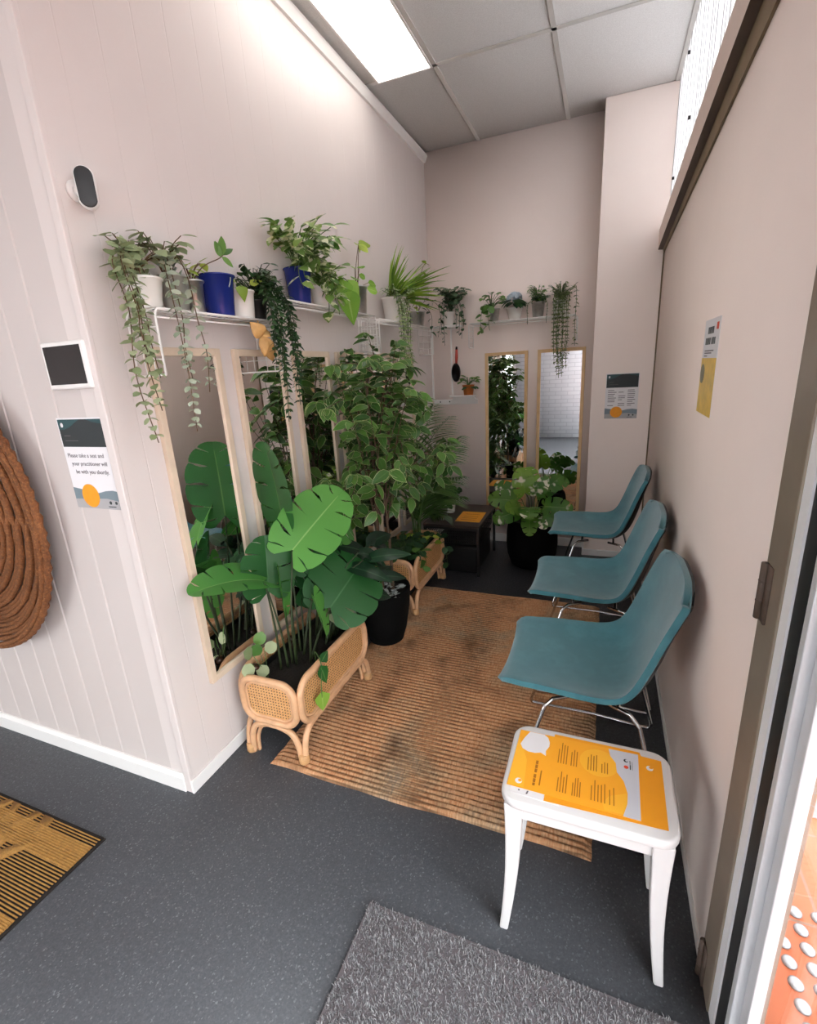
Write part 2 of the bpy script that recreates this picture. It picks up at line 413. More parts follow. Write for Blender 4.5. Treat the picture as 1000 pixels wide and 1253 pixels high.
def bush(sm, lm, base, n, spread, height, L, W, shape, r=.0018, up=.4, k=1, lim=None):
    """stems rising from a pot, a leaf at each end and along it"""
    for i in range(n):
        d = rdir(); h = height*uni(.45, 1); e = V(base)+V((d.x*spread*uni(.2, 1), d.y*spread*uni(.2, 1), h))
        e.x = max(e.x, XL+.05); e.y = min(e.y, YB-.05)
        m = (V(base)+e)/2+V((0, 0, h*.2)); P = smooth([base, m, e], 4); tube(sm, P, r, 4)
        for j in range(k):
            q = P[-1-int(j*len(P)/(k+.5))]; dd = V((d.x, d.y, up*uni(-1, 1)))+rdir()*.5
            dd = safe(q, dd, L); leaf(lm, q, dd, V((0, -.4, 1)), L*uni(.75, 1.2), W*uni(.8, 1.15), shape, uni(.05, .35), uni(.1, .3), 5)
def monstera_leaf(mb, p, d, n, L, W, K=6, curl=.18, fold=.12, g=.5, slit=.11, inner=.30):
    """split leaf: p where the stalk joins, d towards the tip, n the face"""
    p = V(p); d = V(d).normalized(); n = V(n); n = (n-d*n.dot(d)).normalized(); s = d.cross(n)
    def outline(u):     # u 0 (notch) .. 1 (tip) -> along, across
        a = PI*(.10+.90*u); rr = .5+.02*math.sin(5*u)
        x = .36-math.cos(a)*(.60 if u > .5 else .62); y = math.sin(a)**.85*rr
        if u < .12: x += (.12-u)*.6
        return x*L/.96, y*W
    def mid(u): return (max(0, outline(u)[0]*.92-.03*L)*min(1, u*2.2), 0)
    def P(a, y, sd):
        t = a/L; yy = abs(y)/W*2
        return p+d*a+s*sd*y+n*(-curl*L*t*t*.8+fold*abs(y)-.25*fold*yy*abs(y))
    for sd in (-1, 1):
        for k in range(K):
            u0, u1 = k/K, (k+1)/K; m = 5; rows = [0, .16, inner, .42, .55, .70, .84, 1]; hole = (k*7+int(g*10)) % 3 == 0; vs = []; at = []; gg = slit
            for ri, f in enumerate(rows):
                sh = 0 if f <= inner else (gg*((f-inner)/(1-inner))**.7 if not hole else .20*max(0., math.sin(PI*(f-.30)/.53)) if f < .83 else .0)
                for j in range(m+1):
                    q = j/m; lo = 0 if k == 0 else sh*.5; hi = 1 if k == K-1 else 1-sh*.5
                    u = u0+(u1-u0)*(lo+(hi-lo)*q); oa, oy = outline(u); ma, my = mid(u)
                    endr = 1-.05*abs(2*q-1)**3*(f > .9)
                    vs.append(P(ma+(oa-ma)*f*endr, my+(oy-my)*f*endr, sd))
                    at.append((f, g+.12*math.sin(9*u+f), max(1-f*4.5, .93*(1-abs(2*q-1)*3.2) if f < .95 else 0, 0)))
            fs = []
            for ri in range(len(rows)-1):
                for j in range(m):
                    a = ri*(m+1)+j; q = (a, a+1, a+m+2, a+m+1); fs.append(q if sd > 0 else q[::-1])
            mb.add(vs, fs, at)

exec_order = []
# ================================================================== SETTING
def planked(name, mat, axis, a, b, fixed, face, z0, z1, pitch, start, thick, gw=.005, gd=.004):
    """tongue-and-groove wall: profile along `axis` from a to b, boards with V grooves"""
    cs = []; x = start
    while x < b:
        if x > a: cs.append(x)
        x += pitch
    prof = [(a, 0)]
    for cx in cs: prof += [(cx-gw, 0), (cx, -gd), (cx+gw, 0)]
    prof.append((b, 0)); mb = MB(); n = len(prof)
    def pt(u, w, z):
        q = fixed+face*w
        return (u, q, z) if axis == 'x' else (q, u, z)
    for z in (z0, z1): mb.v += [pt(u, w, z) for u, w in prof]
    for z in (z0, z1): mb.v += [pt(a, -thick, z), pt(b, -thick, z)]
    k = 2*n
    for i in range(n-1): mb.f.append((i, i+1, n+i+1, n+i))
    mb.f += [(k, k+2, k+3, k+1), (0, n, k+2, k), (n-1, k+1, k+3, 2*n-1),
             tuple(range(n))+(k+1, k), tuple(range(n, 2*n))+(k+3, k+2)]
    mb.a = [(0, .5, 0)]*len(mb.v); mb.mi = [0]*len(mb.f)
    return struct(mb.build(name, mat, None, smooth=False))
BX0, BX1, BY0, BY1 = -4.2, .296, -2.3, YB
struct(one('floor', M['floor'], lambda m: box(m, BX0, .40, BY0, YB+.1, -.06, 0)))
planked('wall_left', M['wall_left'], 'y', YC, YB, XL, 1, 0, ZC, .128, YC+.09, .10, .003, .0007)
planked('wall_front', M['wall_front'], 'x', BX0, XL-.1, YC, -1, 0, ZC, .128, -1.434-.128*25, .10)
struct(one('wall_back', M['wall_back'], lambda m: box(m, XL-.1, XB+.02, YB, YB+.1, 0, ZC)))
struct(one('trim_1', M['wall_back'], lambda m: box(m, XB, .40, YC2, YB+.1, 0, ZC), bevel=.004, smooth=False))
struct(one('wall_right', M['wall_right'], lambda m: prism(m, [(1.0, 0), (YC2, 0), (YC2, 2.10), (1.0, 2.26)], 'x', XR, XR+.055)))
struct(one('wall_behind', M['brick'], lambda m: (box(m, -1.7, .40, BY0-.1, BY0, 0, ZC), box(m, BX0, -3.9, BY0-.1, BY0, 0, ZC), box(m, -3.9, -1.7, BY0-.1, BY0, 2.1, ZC))))
w2 = struct(one('window_2', M['alu'], lambda m: [box(m, *b) for b in ((-3.9, -1.7, BY0-.06, BY0-.02, 0, .06), (-3.9, -1.7, BY0-.06, BY0-.02, 2.04, 2.1), (-3.9, -3.84, BY0-.06, BY0-.02, .06, 2.04), (-1.76, -1.7, BY0-.06, BY0-.02, .06, 2.04), (-2.45, -2.39, BY0-.06, BY0-.02, .06, 2.04))], smooth=False))
one('pane', M['glass'], lambda m: (box(m, -3.84, -2.45, BY0-.042, BY0-.038, .06, 2.04), box(m, -2.39, -1.76, BY0-.042, BY0-.038, .06, 2.04)), w2, smooth=False)
struct(one('pavement', M['grey_render'], lambda m: box(m, BX0-2, .40, -7, BY0-.1, -.1, -.004)))
struct(one('wall_far_side', M['wall_front'], lambda m: box(m, BX0-.1, BX0, BY0-.1, YC, 0, ZC)))
# ceiling: tiles + bars
struct(one('ceiling', M['ceiling'], lambda m: box(m, BX0, .36, BY0-.1, YB+.1, ZC, ZC+.06)))
def bars(m):
    for x in (-.922, -.323, .290): box(m, x-.012, x+.012 if x < .2 else XR+.004, BY0, (YB if x < XB else YC2), ZC-.005, ZC+.002)
    for y in (2.927, 1.727, .527, -.673, -1.873): box(m, XL if y > YC else BX0, XR, y-.012, y+.012, ZC-.005, ZC+.002)
    for x in (-1.522, -2.122, -2.722, -3.322, -3.922): box(m, x-.012, x+.012, BY0, YC, ZC-.005, ZC+.002)
struct(one('trim_2', M['tbar'], bars, smooth=False))
# cornice on the left wall, with the shadow gap above it
struct(one('trim_3', M['white'], lambda m: prism(m, [(XL, 2.905), (XL+.012, 2.908), (XL+.028, 2.945), (XL+.028, 2.955), (XL, 2.955)], 'y', YC, YB), smooth=False))
# corner post and skirtings
struct(one('trim_4', M['wall_left'], lambda m: box(m, XL-.030, XL+.001, YC-.012, YC+.004, 0, ZC), bevel=.003, smooth=False))
struct(one('baseboard_front', M['white'], lambda m: prism(m, [(YC-.016, 0), (YC-.016, .058), (YC-.006, .07), (YC+.001, .07), (YC+.001, 0)], 'x', BX0, XL-.028), smooth=False))
struct(one('baseboard_left', M['white'], lambda m: box(m, XL, XL+.010, YC-.014, YB, 0, .055), bevel=.003, smooth=False))
struct(one('baseboard_back', M['white'], lambda m: (box(m, XL, XB, YB-.012, YB, 0, .07), box(m, XB-.012, XR, YC2-.012, YC2, 0, .05), box(m, XB-.012, XB, YC2, YB, 0, .05)), bevel=.003, smooth=False))
struct(one('baseboard_right', M['tbar'], lambda m: box(m, XR-.006, XR, 1.0, YC2-.012, 0, .03), smooth=False))
struct(one('trim_5', M['timber'], lambda m: box(m, XR-.008, XR, YC2-.010, YC2, .05, 2.08)))      # dark joint in the corner
# beam along the top of the right wall, sloping very slightly like the one in the place
def beam(m):
    y0, y1 = -2.2, YC2
    zf = lambda y: 2.094+.057*(YC2-y)
    vs = []
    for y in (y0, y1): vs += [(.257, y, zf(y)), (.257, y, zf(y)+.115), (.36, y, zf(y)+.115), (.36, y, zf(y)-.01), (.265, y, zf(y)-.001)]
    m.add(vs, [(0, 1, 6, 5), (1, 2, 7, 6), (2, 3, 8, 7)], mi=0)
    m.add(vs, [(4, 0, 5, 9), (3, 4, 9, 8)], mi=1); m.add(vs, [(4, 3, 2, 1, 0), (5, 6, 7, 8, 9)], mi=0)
struct(one('trim_6', [M['pelmet_face'], M['pelmet_under']], beam, smooth=False))
def strip(m):
    y0, y1 = 1.0, YC2-.01
    w = lambda y: .012+.024*(YC2-y)
    b = lambda y: 2.094+.057*(YC2-y)-.006
    vs = []
    for y in (y0, y1): vs += [(.284, y, b(y)), (.298, y, b(y)), (.298, y, b(y)-w(y)), (.288, y, b(y)-w(y))]
    m.add(vs, [(0, 3, 7, 4), (3, 2, 6, 7), (0, 1, 2, 3), (7, 6, 5, 4), (0, 4, 5, 1)])
struct(one('trim_7', M['timber'], strip, smooth=False))
# ribbed white sheeting above the beam
def ribs(m):
    y = -2.2; prof = []
    while y < YC2:
        prof += [(.318, y), (.318, y+.012), (.300, y+.020), (.300, y+.075), (.308, y+.079), (.308, y+.083), (.300, y+.087), (.300, y+.118), (.318, y+.126)]; y += .138
    prof = [(x, min(yy, YC2)) for x, yy in prof]
    n = len(prof); m.add([(x, yy, 2.16) for x, yy in prof]+[(x, yy, ZC) for x, yy in prof], [(i, i+1, n+i+1, n+i) for i in range(n-1)])
    pass
ws = struct(one('wall_upper_right', M['sheeting'], ribs, smooth=False))
def seams(m):
    y = -2.2; k = 0
    while y < YC2-.12:
        for q, w_ in (((.084, .003),) if k % 2 else ((.084, .003), (.02, .002))): box(m, .2975, .3005, y+q, y+q+w_*(1+.5*math.sin(k*2.3)), 2.18, ZC)
        y += .138; k += 1
one('seam', M['slate_pale'], seams, ws, smooth=False)
def bolt(y, z):
    mb = MB(); tube(mb, [(.290, y, z), (.304, y, z)], .008, 10); return mb.build('bolt', M['blackplastic'], ws)
for y, z in ((2.31, 2.86), (3.60, 2.44), (3.30, 2.90), (3.02, 2.52)): bolt(y, z)
# ceiling light
cl = thing('ceiling_light', 'long rectangular white panel light set into the tiled ceiling', 'light', (-1.092, 2.33, ZC))
one('frame', M['white'], lambda m: [box(m, *b) for b in ((-1.250, -.934, 1.735, 1.747, ZC-.012, ZC), (-1.250, -.934, 2.921, 2.933, ZC-.012, ZC), (-1.250, -1.240, 1.747, 2.921, ZC-.012, ZC), (-.944, -.934, 1.747, 2.921, ZC-.012, ZC))], cl, smooth=False)
one('diffuser', M['lit'], lambda m: box(m, -1.240, -.944, 1.747, 2.921, ZC-.008, ZC-.002), cl, smooth=False)

# ------------------------------------------------------------------ glass door on the right, and outside
d = struct(thing('door_1', 'glass entrance door with grey aluminium frame beside the beige right wall', 'door', (.33, .9, 0)))
del d['label']; del d['category']
def T(name, mat, *bs, **kw): return one(name, mat, lambda m: [box(m, *b) for b in bs], d, smooth=False, **kw)
T('jamb', M['steel'], (.292, .40, .905, 1.0, 0, 2.16), bevel=.003)
T('door_edge', M['alu_white'], (.296, .312, .872, .905, .02, 2.12))
T('seal', M['rubber'], (.300, .345, .828, .8722, .02, 2.12))
T('stile', M['alu'], (.3005, .345, .808, .828, .02, 2.12), (.316, .336, .775, .808, .02, 2.12), (.322, .350, -.25, -.16, .02, 2.12), bevel=.002)
T('rail', M['alu'], (.322, .350, -.16, .775, .02, .055), (.322, .350, -.16, .775, 2.02, 2.12), bevel=.002)
T('sill', M['alu_white'], (.296, .330, -.3, .905, 0, .02), (.350, .40, -.3, .85, 0, .018))
T('pane', M['glass'], (.324, .328, -.16, .775, .055, 2.02))
for z in (1.025, .055):
    mb = MB(); tube(mb, [(.288, .985, z-.055), (.288, .985, z+.055)], .008, 10); box(mb, .288, .294, .955, .985, z-.055, z+.055)
    for q in (-.02, .02): tube(mb, [(.288, .985, z+q-.001), (.288, .985, z+q+.001)], .0088, 10)
    mb.build('hinge', M['pelmet_under'], d)
w1 = struct(one('window_1', M['alu'], lambda m: [box(m, *b) for b in ((.322, .350, -2.3, -.25, .0, .06), (.322, .350, -2.3, -.25, 2.06, 2.12), (.322, .350, -.31, -.25, .06, 2.06), (.322, .350, -1.30, -1.25, .06, 2.06))], smooth=False))
one('pane', M['glass'], lambda m: (box(m, .334, .338, -1.25, -.31, .06, 2.06), box(m, .334, .338, -2.3, -1.30, .06, 2.06)), w1, smooth=False)
struct(one('trim_8', M['pelmet_face'], lambda m: box(m, .30, .36, BY0, 1.0, 2.12, 2.30)))
struct(one('ground_tiles', M['tile'], lambda m: box(m, .40, 2.6, -6, 1.575, -.10, -.004)))
struct(one('ground_concrete', M['grey_render'], lambda m: (box(m, .40, 2.6, 1.575, 5, -.10, -.002), box(m, 2.6, 9, -6, 5, -.10, -.004))))
struct(one('kerb_strip', M['alu_white'], lambda m: box(m, .40, 2.6, 1.86, 1.885, -.05, .002)))
mb = MB(); lathe(mb, [(.0165, 0), (.0165, .001), (.0155, .0035), (.011, .0055), (.004, .006)], seg=16)
sp = None
for iy in range(8):
    for ix in range(4):
        loc = (.498+.0505*ix, .992+.0455*(iy-2)*1.02, -.004)
        if sp is None:
            sp = mb.build('tactile_stud', M['stud'], world=False); sp.location = loc; tag(sp, 'round steel tactile stud on the orange tiles outside the glass door', 'stud', 'tactile studs outside the door')
        else:
            o = sp.copy(); COL.objects.link(o); o.location = loc

# ================================================================== FLOOR COVERINGS
def jute_rug():
    mb = MB(); x0, x1, y0, y1 = -1.145, .036, 1.192, 2.868; nx = 46; per = .021; nr = int((y1-y0)/per); sub = 6
    ys = [y0+per*nr*0+per*(i+j/sub) for i in range(nr) for j in range(sub)]+[y0+per*nr]
    for j, y in enumerate(ys):
        ph = (j % sub)/sub
        for i in range(nx+1):
            u = i/nx; h = .010+.007*abs(math.sin(PI*ph))+.0012*math.sin(u*90+j*1.7)
            wob = .0035*math.sin(u*9+1)+.002*math.sin(u*23)
            wx = .0015*math.sin(j*.05)+.001*math.sin(j*.31)
            edge = (i in (0, nx))
            mb.v.append((x0+(x1-x0)*u+(wx if i in (0, nx) else 0), y+wob*(1-(j/len(ys))*.5), .003 if edge else h))
    n = nx+1
    mb.f = [(j*n+i, j*n+i+1, (j+1)*n+i+1, (j+1)*n+i) for j in range(len(ys)-1) for i in range(nx)]
    L = len(ys); b = len(mb.v)
    for i in range(n): x, y, z = mb.v[i]; mb.v.append((x, y, .0005))
    for i in range(n): x, y, z = mb.v[(L-1)*n+i]; mb.v.append((x, y, .0005))
    mb.f += [(b+i, b+i+1, i+1, i) for i in range(nx)]+[((L-1)*n+i, (L-1)*n+i+1, b+n+i+1, b+n+i) for i in range(nx)]
    mb.a = [(0, .5, 0)]*len(mb.v); mb.mi = [0]*len(mb.f)
    o = mb.build('jute_rug', M['rug']); return tag(o, 'faded orange brown braided jute rug in front of the teal chairs', 'rug')
jute_rug()
def shag_mat():
    x0, x1, y0, y1 = -.545, .235, .05, .86
    o = thing('door_mat', 'charcoal grey shaggy mat on the floor in front of the white stool', 'mat', (x0, y0, 0))
    one('backing', M['ink_grey'], lambda m: box(m, x0, x1, y0, y1, 0, .006), o, smooth=False)
    mb = MB()
    for k in range(26000):
        y = y0+.004+(y1-y0-.008)*(rnd() if k < 6000 else .45+.55*rnd()); x = uni(x0+.004, x1-.004)
        a = uni(0, 2*PI); h = uni(.006, .012); w = .0010; l = uni(.003, .010); g = rnd()
        cx, cy = math.cos(a), math.sin(a); p = V((x, y, .005)); s = V((-cy, cx, 0))*w; f = V((cx, cy, 0))*l
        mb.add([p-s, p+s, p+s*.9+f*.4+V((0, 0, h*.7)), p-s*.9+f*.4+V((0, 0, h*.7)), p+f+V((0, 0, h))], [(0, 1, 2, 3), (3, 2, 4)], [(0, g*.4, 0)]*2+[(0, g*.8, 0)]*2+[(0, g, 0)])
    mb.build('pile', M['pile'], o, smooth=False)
shag_mat()
def pattern_mat():
    x0, x1, y0, y1 = -2.75, -1.476, -.06, .745
    o = thing('door_mat', 'golden and black ribbed jute mat with leaf pattern below the round woven tray', 'mat', (x1, y1, 0))
    one('backing', M['jutebase'], lambda m: box(m, x0, x1, y0, y1, 0, .005), o, smooth=False)
    mb = MB(); y = y1-.012; i = 0
    while y > y0:
        xe = x1-.010-.004*rnd(); tube(mb, [(x0+.01, y, .006), ((x0+xe)/2, y, .006), (xe, y, .006)], .0023, 6); y -= .0090
    band = lambda a, b: [tube(mb, [(x0+.01, yy, .0062), (x1-.012, yy, .0062)], .0042, 6) for yy in [a+(b-a)*k/max(1, int(abs(b-a)/.0062)) for k in range(int(abs(b-a)/.0062)+1)]]
    band(.704, .668); band(.660, .630); band(.470, .430); band(.30, .26)
    for poly in ([(-1.771, .735), (-1.724, .735), (-1.700, .668), (-1.735, .668)], [(-1.818, .735), (-1.788, .735), (-1.815, .664), (-1.860, .655)], [(-1.943, .735), (-1.907, .735), (-1.876, .668), (-1.903, .668)],
                 [(-2.02, .70), (-1.972, .735), (-1.945, .735), (-1.968, .69)], [(-1.79, .58), (-1.718, .655), (-1.680, .655), (-1.700, .63), (-1.744, .565)], [(-1.90, .655), (-1.826, .662), (-1.800, .645), (-1.79, .590)],
                 [(-2.10, .60), (-2.02, .66), (-1.98, .66), (-2.05, .57)]):
        if sum(poly[i][0]*poly[(i+1) % len(poly)][1]-poly[(i+1) % len(poly)][0]*poly[i][1] for i in range(len(poly))) < 0: poly = poly[::-1]
        prism(mb, poly, 'z', .004, .0098)
    mb.build('ribs', M['jute'], o)
pattern_mat()

# ================================================================== CHAIRS
def make_chair():
    root = thing('side_chair', '', 'chair', (0, 0, 0), 'teal shell chairs along the right wall')
    prof = smooth([(-.262, 0, .446), (-.245, 0, .458), (-.18, 0, .457), (-.09, 0, .446), (.0, 0, .434), (.07, 0, .434), (.125, 0, .455), (.165, 0, .505), (.195, 0, .59), (.217, 0, .68), (.236, 0, .76), (.249, 0, .815), (.253, 0, .83)], 3)
    n = len(prof); NU = 14
    def hw(t): return .20+.038*math.sin(min(1, t/.55)*PI/2)*(1 if t < .55 else 1) - (0 if t < .8 else .045*((t-.8)/.2)**2) - (.012*(1-t/.08) if t < .08 else 0)
    def surf(off, grow=0., trim=0.):
        rows = []
        for i, p in enumerate(prof):
            t = i/(n-1); q = prof[min(i+1, n-1)]-prof[max(i-1, 0)]; nrm = V((-q.z, 0, q.x)).normalized()
            w = hw(t)-trim; lift = .014+.035*math.sin(PI*min(1, max(0, (t-.15)/.75)))
            row = []
            for k in range(NU+1):
                u = -1+2*k/NU; e = abs(u)**2.6
                rowp = p+V((0, u*w, 0))+nrm*(lift*e+off)
                if t > .86: rowp = rowp-V((q.x, 0, q.z)).normalized()*(.035*abs(u)**4*((t-.86)/.14))
                row.append(rowp)
            rows.append(row)
        return rows
    def shell(name, top, bot, mat):
        mb = MB(); m = NU+1; vs = [q for r in top for q in r]+[q for r in bot for q in r]; B = n*m; fs = []
        for i in range(n-1):
            for k in range(NU):
                a = i*m+k; fs += [(a, a+1, a+m+1, a+m), (B+a, B+a+m, B+a+m+1, B+a+1)]
        for i in range(n-1):
            fs += [(i*m, (i+1)*m, B+(i+1)*m, B+i*m), (i*m+NU, B+i*m+NU, B+(i+1)*m+NU, (i+1)*m+NU)]
        for k in range(NU):
            fs += [(k, B+k, B+k+1, k+1), ((n-1)*m+k, (n-1)*m+k+1, B+(n-1)*m+k+1, B+(n-1)*m+k)]
        mb.add(vs, fs); return mb.build(name, mat, root, world=False, bevel=.006, bseg=3)
    shell('seat', surf(.012), surf(-.008), M['teal'])
    shell('shell', surf(-.0085, trim=.012), surf(-.017, trim=.018), M['blackplastic'])
    for s in (-1, 1):
        mb = MB(); pts = [(-.05, s*.15, .418), (-.105, s*.185, .418), (-.128, s*.205, .40), (-.232, s*.285, .042), (-.228, s*.288, .0255), (-.20, s*.288, .0245), (.03, s*.288, .0235), (.05, s*.288, .022), (.20, s*.288, .0085), (.236, s*.288, .008), (.243, s*.285, .03), (.150, s*.205, .385), (.122, s*.185, .412), (.06, s*.15, .412)]
        P = []
        for i in range(len(pts)):
            if i in (0, len(pts)-1): P.append(V(pts[i])); continue
            a, b, c = V(pts[i-1]), V(pts[i]), V(pts[i+1]); P += [b+(a-b)*min(.3, .012/(a-b).length), b, b+(c-b)*min(.3, .012/(c-b).length)]
        tube(mb, P, .0062, 10); mb.build('sled_leg', M['chrome'], root, world=False)
    for bx, bz in ((-.085, .418), (.09, .411)): one('cross_brace', M['chrome'], lambda m: tube(m, [(bx, -.16, bz), (bx, .16, bz)], .006, 8), root, world=False)
    return root
c0 = make_chair(); c0.location = (0, 1.55, 0); c0['label'] = 'teal upholstered shell chair nearest the white stool'
c1 = clone(c0, (0, 2.215, 0), 'teal upholstered shell chair in the middle of the row of three')
c2 = clone(c0, (0, 3.05, 0), 'teal upholstered shell chair nearest the back wall and black pot')

# ================================================================== STOOL AND FLYERS
def stool():
    x0, x1, y0, y1, H = -.188, .206, .914, 1.186, .45
    root = thing('stool', 'white painted wooden stool carrying orange flyers beside the glass door', 'stool', ((x0+x1)/2, (y0+y1)/2, 0))
    cx, cy = (x0+x1)/2, (y0+y1)/2
    def top(m): prism(m, [(cx+a, cy+b) for a, b in rrect(x1-x0, y1-y0, .045, 7)], 'z', H-.026, H)
    one('seat', M['stool_white'], top, root, bevel=.008, bseg=3)
    for sx in (-1, 1):
        for sy in (-1, 1):
            mb = MB(); rings = []
            for k in range(9):
                t = k/8; z = (H-.026)*(1-t); w = .046-.024*t**.8; dp = .040-.016*t
                ox = (x0+.010 if sx < 0 else x1-.010)+sx*(.006*math.sin(PI*t)*-1+.010*t**2); oy = (y0+.012 if sy < 0 else y1-.012)+sy*(.006*t**2)
                ix = ox-sx*w; iy = oy-sy*dp
                rings.append([(ox, oy, z), (ix, oy, z), (ix, iy, z), (ox, iy, z)])
            vs = [p for r in rings for p in r]; fs = [(0, 1, 2, 3), (35, 34, 33, 32)]
            for i in range(8):
                for k in range(4): fs.append((i*4+k, (i+1)*4+k, (i+1)*4+(k+1) % 4, i*4+(k+1) % 4))
            if sx*sy < 0: fs = [f[::-1] for f in fs]
            mb.add(vs, fs); mb.build('leg', M['stool_white'], root, smooth=False, bevel=.004)
    one('apron', M['stool_white'], lambda m: [box(m, *b) for b in ((x0+.05, x1-.05, y0+.022, y0+.040, H-.072, H-.026), (x0+.05, x1-.05, y1-.040, y1-.022, H-.072, H-.026), (x0+.020, x0+.038, y0+.05, y1-.05, H-.072, H-.026), (x1-.038, x1-.020, y0+.05, y1-.05, H-.072, H-.026))], root, smooth=False, bevel=.002)
stool()
def sheet(name, label, poly, z, mat, cat='flyer', group=None):
    mb = MB(); prism(mb, poly, 'z', z, z+.0006); o = mb.build(name, mat, None, smooth=False); return tag(o, label, cat, group)
def circ(cx, cy, r, n=20, sx=1, sy=1): return [(cx+r*sx*math.cos(2*PI*k/n), cy+r*sy*math.sin(2*PI*k/n)) for k in range(n)]
Z = .4502
def on(parent, name, mat, polys, z, h=.0002):
    mb = MB()
    for p in polys: prism(mb, p, 'z', z, z+h)
    return mb.build(name, mat, parent, smooth=False)
fw = sheet('flyer', 'white sheet with small grey print mostly hidden under the orange flyers on the stool', [(-.166, .940), (-.05, .935), (-.05, 1.10), (-.166, 1.10)], Z, M['paper'])
on(fw, 'print', M['ink_grey'], [[(-.147, .949), (-.143, .949), (-.143, .953), (-.147, .953)], [(-.128, .944), (-.124, .945), (-.122, .955), (-.126, .954)]], Z+.0006)
fb = sheet('flyer', 'deep orange flyer sticking out on the right-wall side under the bigger flyer on the stool', [(-.085, .938), (.181, .946), (.184, 1.153), (.137, 1.156), (.134, 1.168), (-.08, 1.168)], Z+.0007, M['orange_deep'])
on(fb, 'logo', M['paper'], [circ(.155, 1.119, .008)], Z+.0013); on(fb, 'logo_mark', M['orange_deep'], [circ(.158, 1.122, .0045)], Z+.0015)
fa = sheet('flyer', 'orange flyer with white speech bubble and columns of small print on top of the stool', [(-.176, .958), (.127, .951), (.131, 1.158), (-.172, 1.157)], Z+.0015, M['orange_paper'])
za = Z+.0021
for sp_ in (circ(.035, 1.098, .046, 28), [(.06, 1.0), (.099, 1.02), (.099, .988), (.089, .956), (.05, .956), (.045, .975)], [(-.174, .96), (-.172, 1.13), (-.14, 1.05), (-.135, .96)]): on(fa, 'spot', M['yellow_spot'], [sp_], za, .0001)
on(fa, 'wave', M['paper_grey'], [[(.0585, 1.156), (.063, 1.131), (.076, 1.11), (.078, 1.08), (.093, 1.056), (.101, 1.02), (.099, .988), (.089, .952), (.126, .9515), (.130, 1.157)][::-1]], za+.0001)
on(fa, 'speech_bubble', M['paper'], [smooth2 for smooth2 in [[(-.146, 1.156), (-.157, 1.13), (-.165, 1.103), (-.157, 1.088), (-.142, 1.081), (-.124, 1.081), (-.109, 1.087), (-.095, 1.079), (-.097, 1.097), (-.090, 1.115), (-.090, 1.130), (-.096, 1.147), (-.107, 1.156)]]], za+.0001)
def textlines(x0, x1, n, ya, yb):
    r = []
    for i in range(n):
        x = x0+(x1-x0)*i/max(1, n-1); e = ya+(yb-ya)*uni(0, .3) if i else ya+(yb-ya)*.35
        r.append([(x-.0011, min(e, yb)), (x+.0011, min(e, yb)), (x+.0011, max(e, yb)), (x-.0011, max(e, yb))])
    return r
tl = textlines(-.063, -.043, 4, 1.142, 1.066)+textlines(-.031, -.018, 3, 1.14, 1.066)+textlines(-.058, -.038, 4, 1.041, .974)+textlines(-.023, -.006, 4, 1.034, .973)
tl += textlines(.010, .030, 4, 1.133, 1.066)+textlines(.043, .056, 3, 1.112, 1.066)+textlines(.020, .050, 5, 1.042, .974)+textlines(.061, .070, 2, 1.042, .974)
on(fa, 'print', M['print_brown'], tl, za+.0002)
on(fa, 'title', M['print_brown'], [[(-.1165, y0_), (-.1105, y0_), (-.1105, y1_), (-.1165, y1_)] for y0_, y1_ in ((.974, .982), (.984, .996), (.998, 1.010), (1.016, 1.028), (1.030, 1.042), (1.044, 1.056))], za+.0002)
on(fa, 'subtitle', M['print_brown'], [[(-.1015, .978), (-.0985, .978), (-.0985, 1.026), (-.1015, 1.026)]], za+.0002)
on(fa, 'red_dot', M['red_ink'], [circ(.1, 1.104, .0055)], za+.0003)
on(fa, 'ring_logo', M['ink'], [circ(.1, 1.126, .0055)], za+.0003); on(fa, 'ring_logo_gap', M['paper_grey'], [circ(.102, 1.127, .0034)], za+.0005)
on(fa, 'caption', M['ink'], [[(.1085, 1.098), (.1112, 1.098), (.1112, 1.114), (.1085, 1.114)]], za+.0003); on(fa, 'caption_grey', M['ink_grey'], [[(.1085, 1.115), (.1108, 1.115), (.1108, 1.128), (.1085, 1.128)], [(.114, 1.098), (.1152, 1.098), (.1152, 1.126), (.114, 1.126)]], za+.0003)
on(fa, 'white_logo', M['paper'], [circ(-.15, .977, .0085)], za+.0002); on(fa, 'white_logo_mark', M['orange_paper'], [circ(-.147, .979, .0045)], za+.0004)
# ================================================================== WALL-HUNG THINGS
def mirror_left(y0, label, z0=.356, z1=1.566, w=.315, mat='birch'):
    x = XL+.001; f = .026; o = thing('mirror', label, 'mirror', (x, y0+w/2, z0), 'tall mirrors along the white panelled wall')
    one('frame', M[mat], lambda m: [box(m, x, x+.018, *b) for b in ((y0, y0+f, z0, z1), (y0+w-f, y0+w, z0, z1), (y0+f, y0+w-f, z0, z0+f), (y0+f, y0+w-f, z1-f, z1))], o, smooth=False, bevel=.002)
    one('mirror_glass', M['mirror'], lambda m: box(m, x, x+.010, y0+f-.002, y0+w-f+.002, z0+f-.002, z1-f+.002), o, smooth=False)
for i, lb in enumerate(('tall pale-framed mirror nearest the wall corner, behind the big monstera leaves', 'second tall mirror from the wall corner, with tan leather bow hanging over its top',
        'third tall mirror from the wall corner, below the blue bucket of pothos', 'fourth tall mirror from the wall corner, behind the ficus crown',
        'fifth tall mirror from the wall corner, below the spiky fern', 'last tall pale-framed mirror before the back wall on the panelled wall')):
    mirror_left(1.153+.39*i, lb)
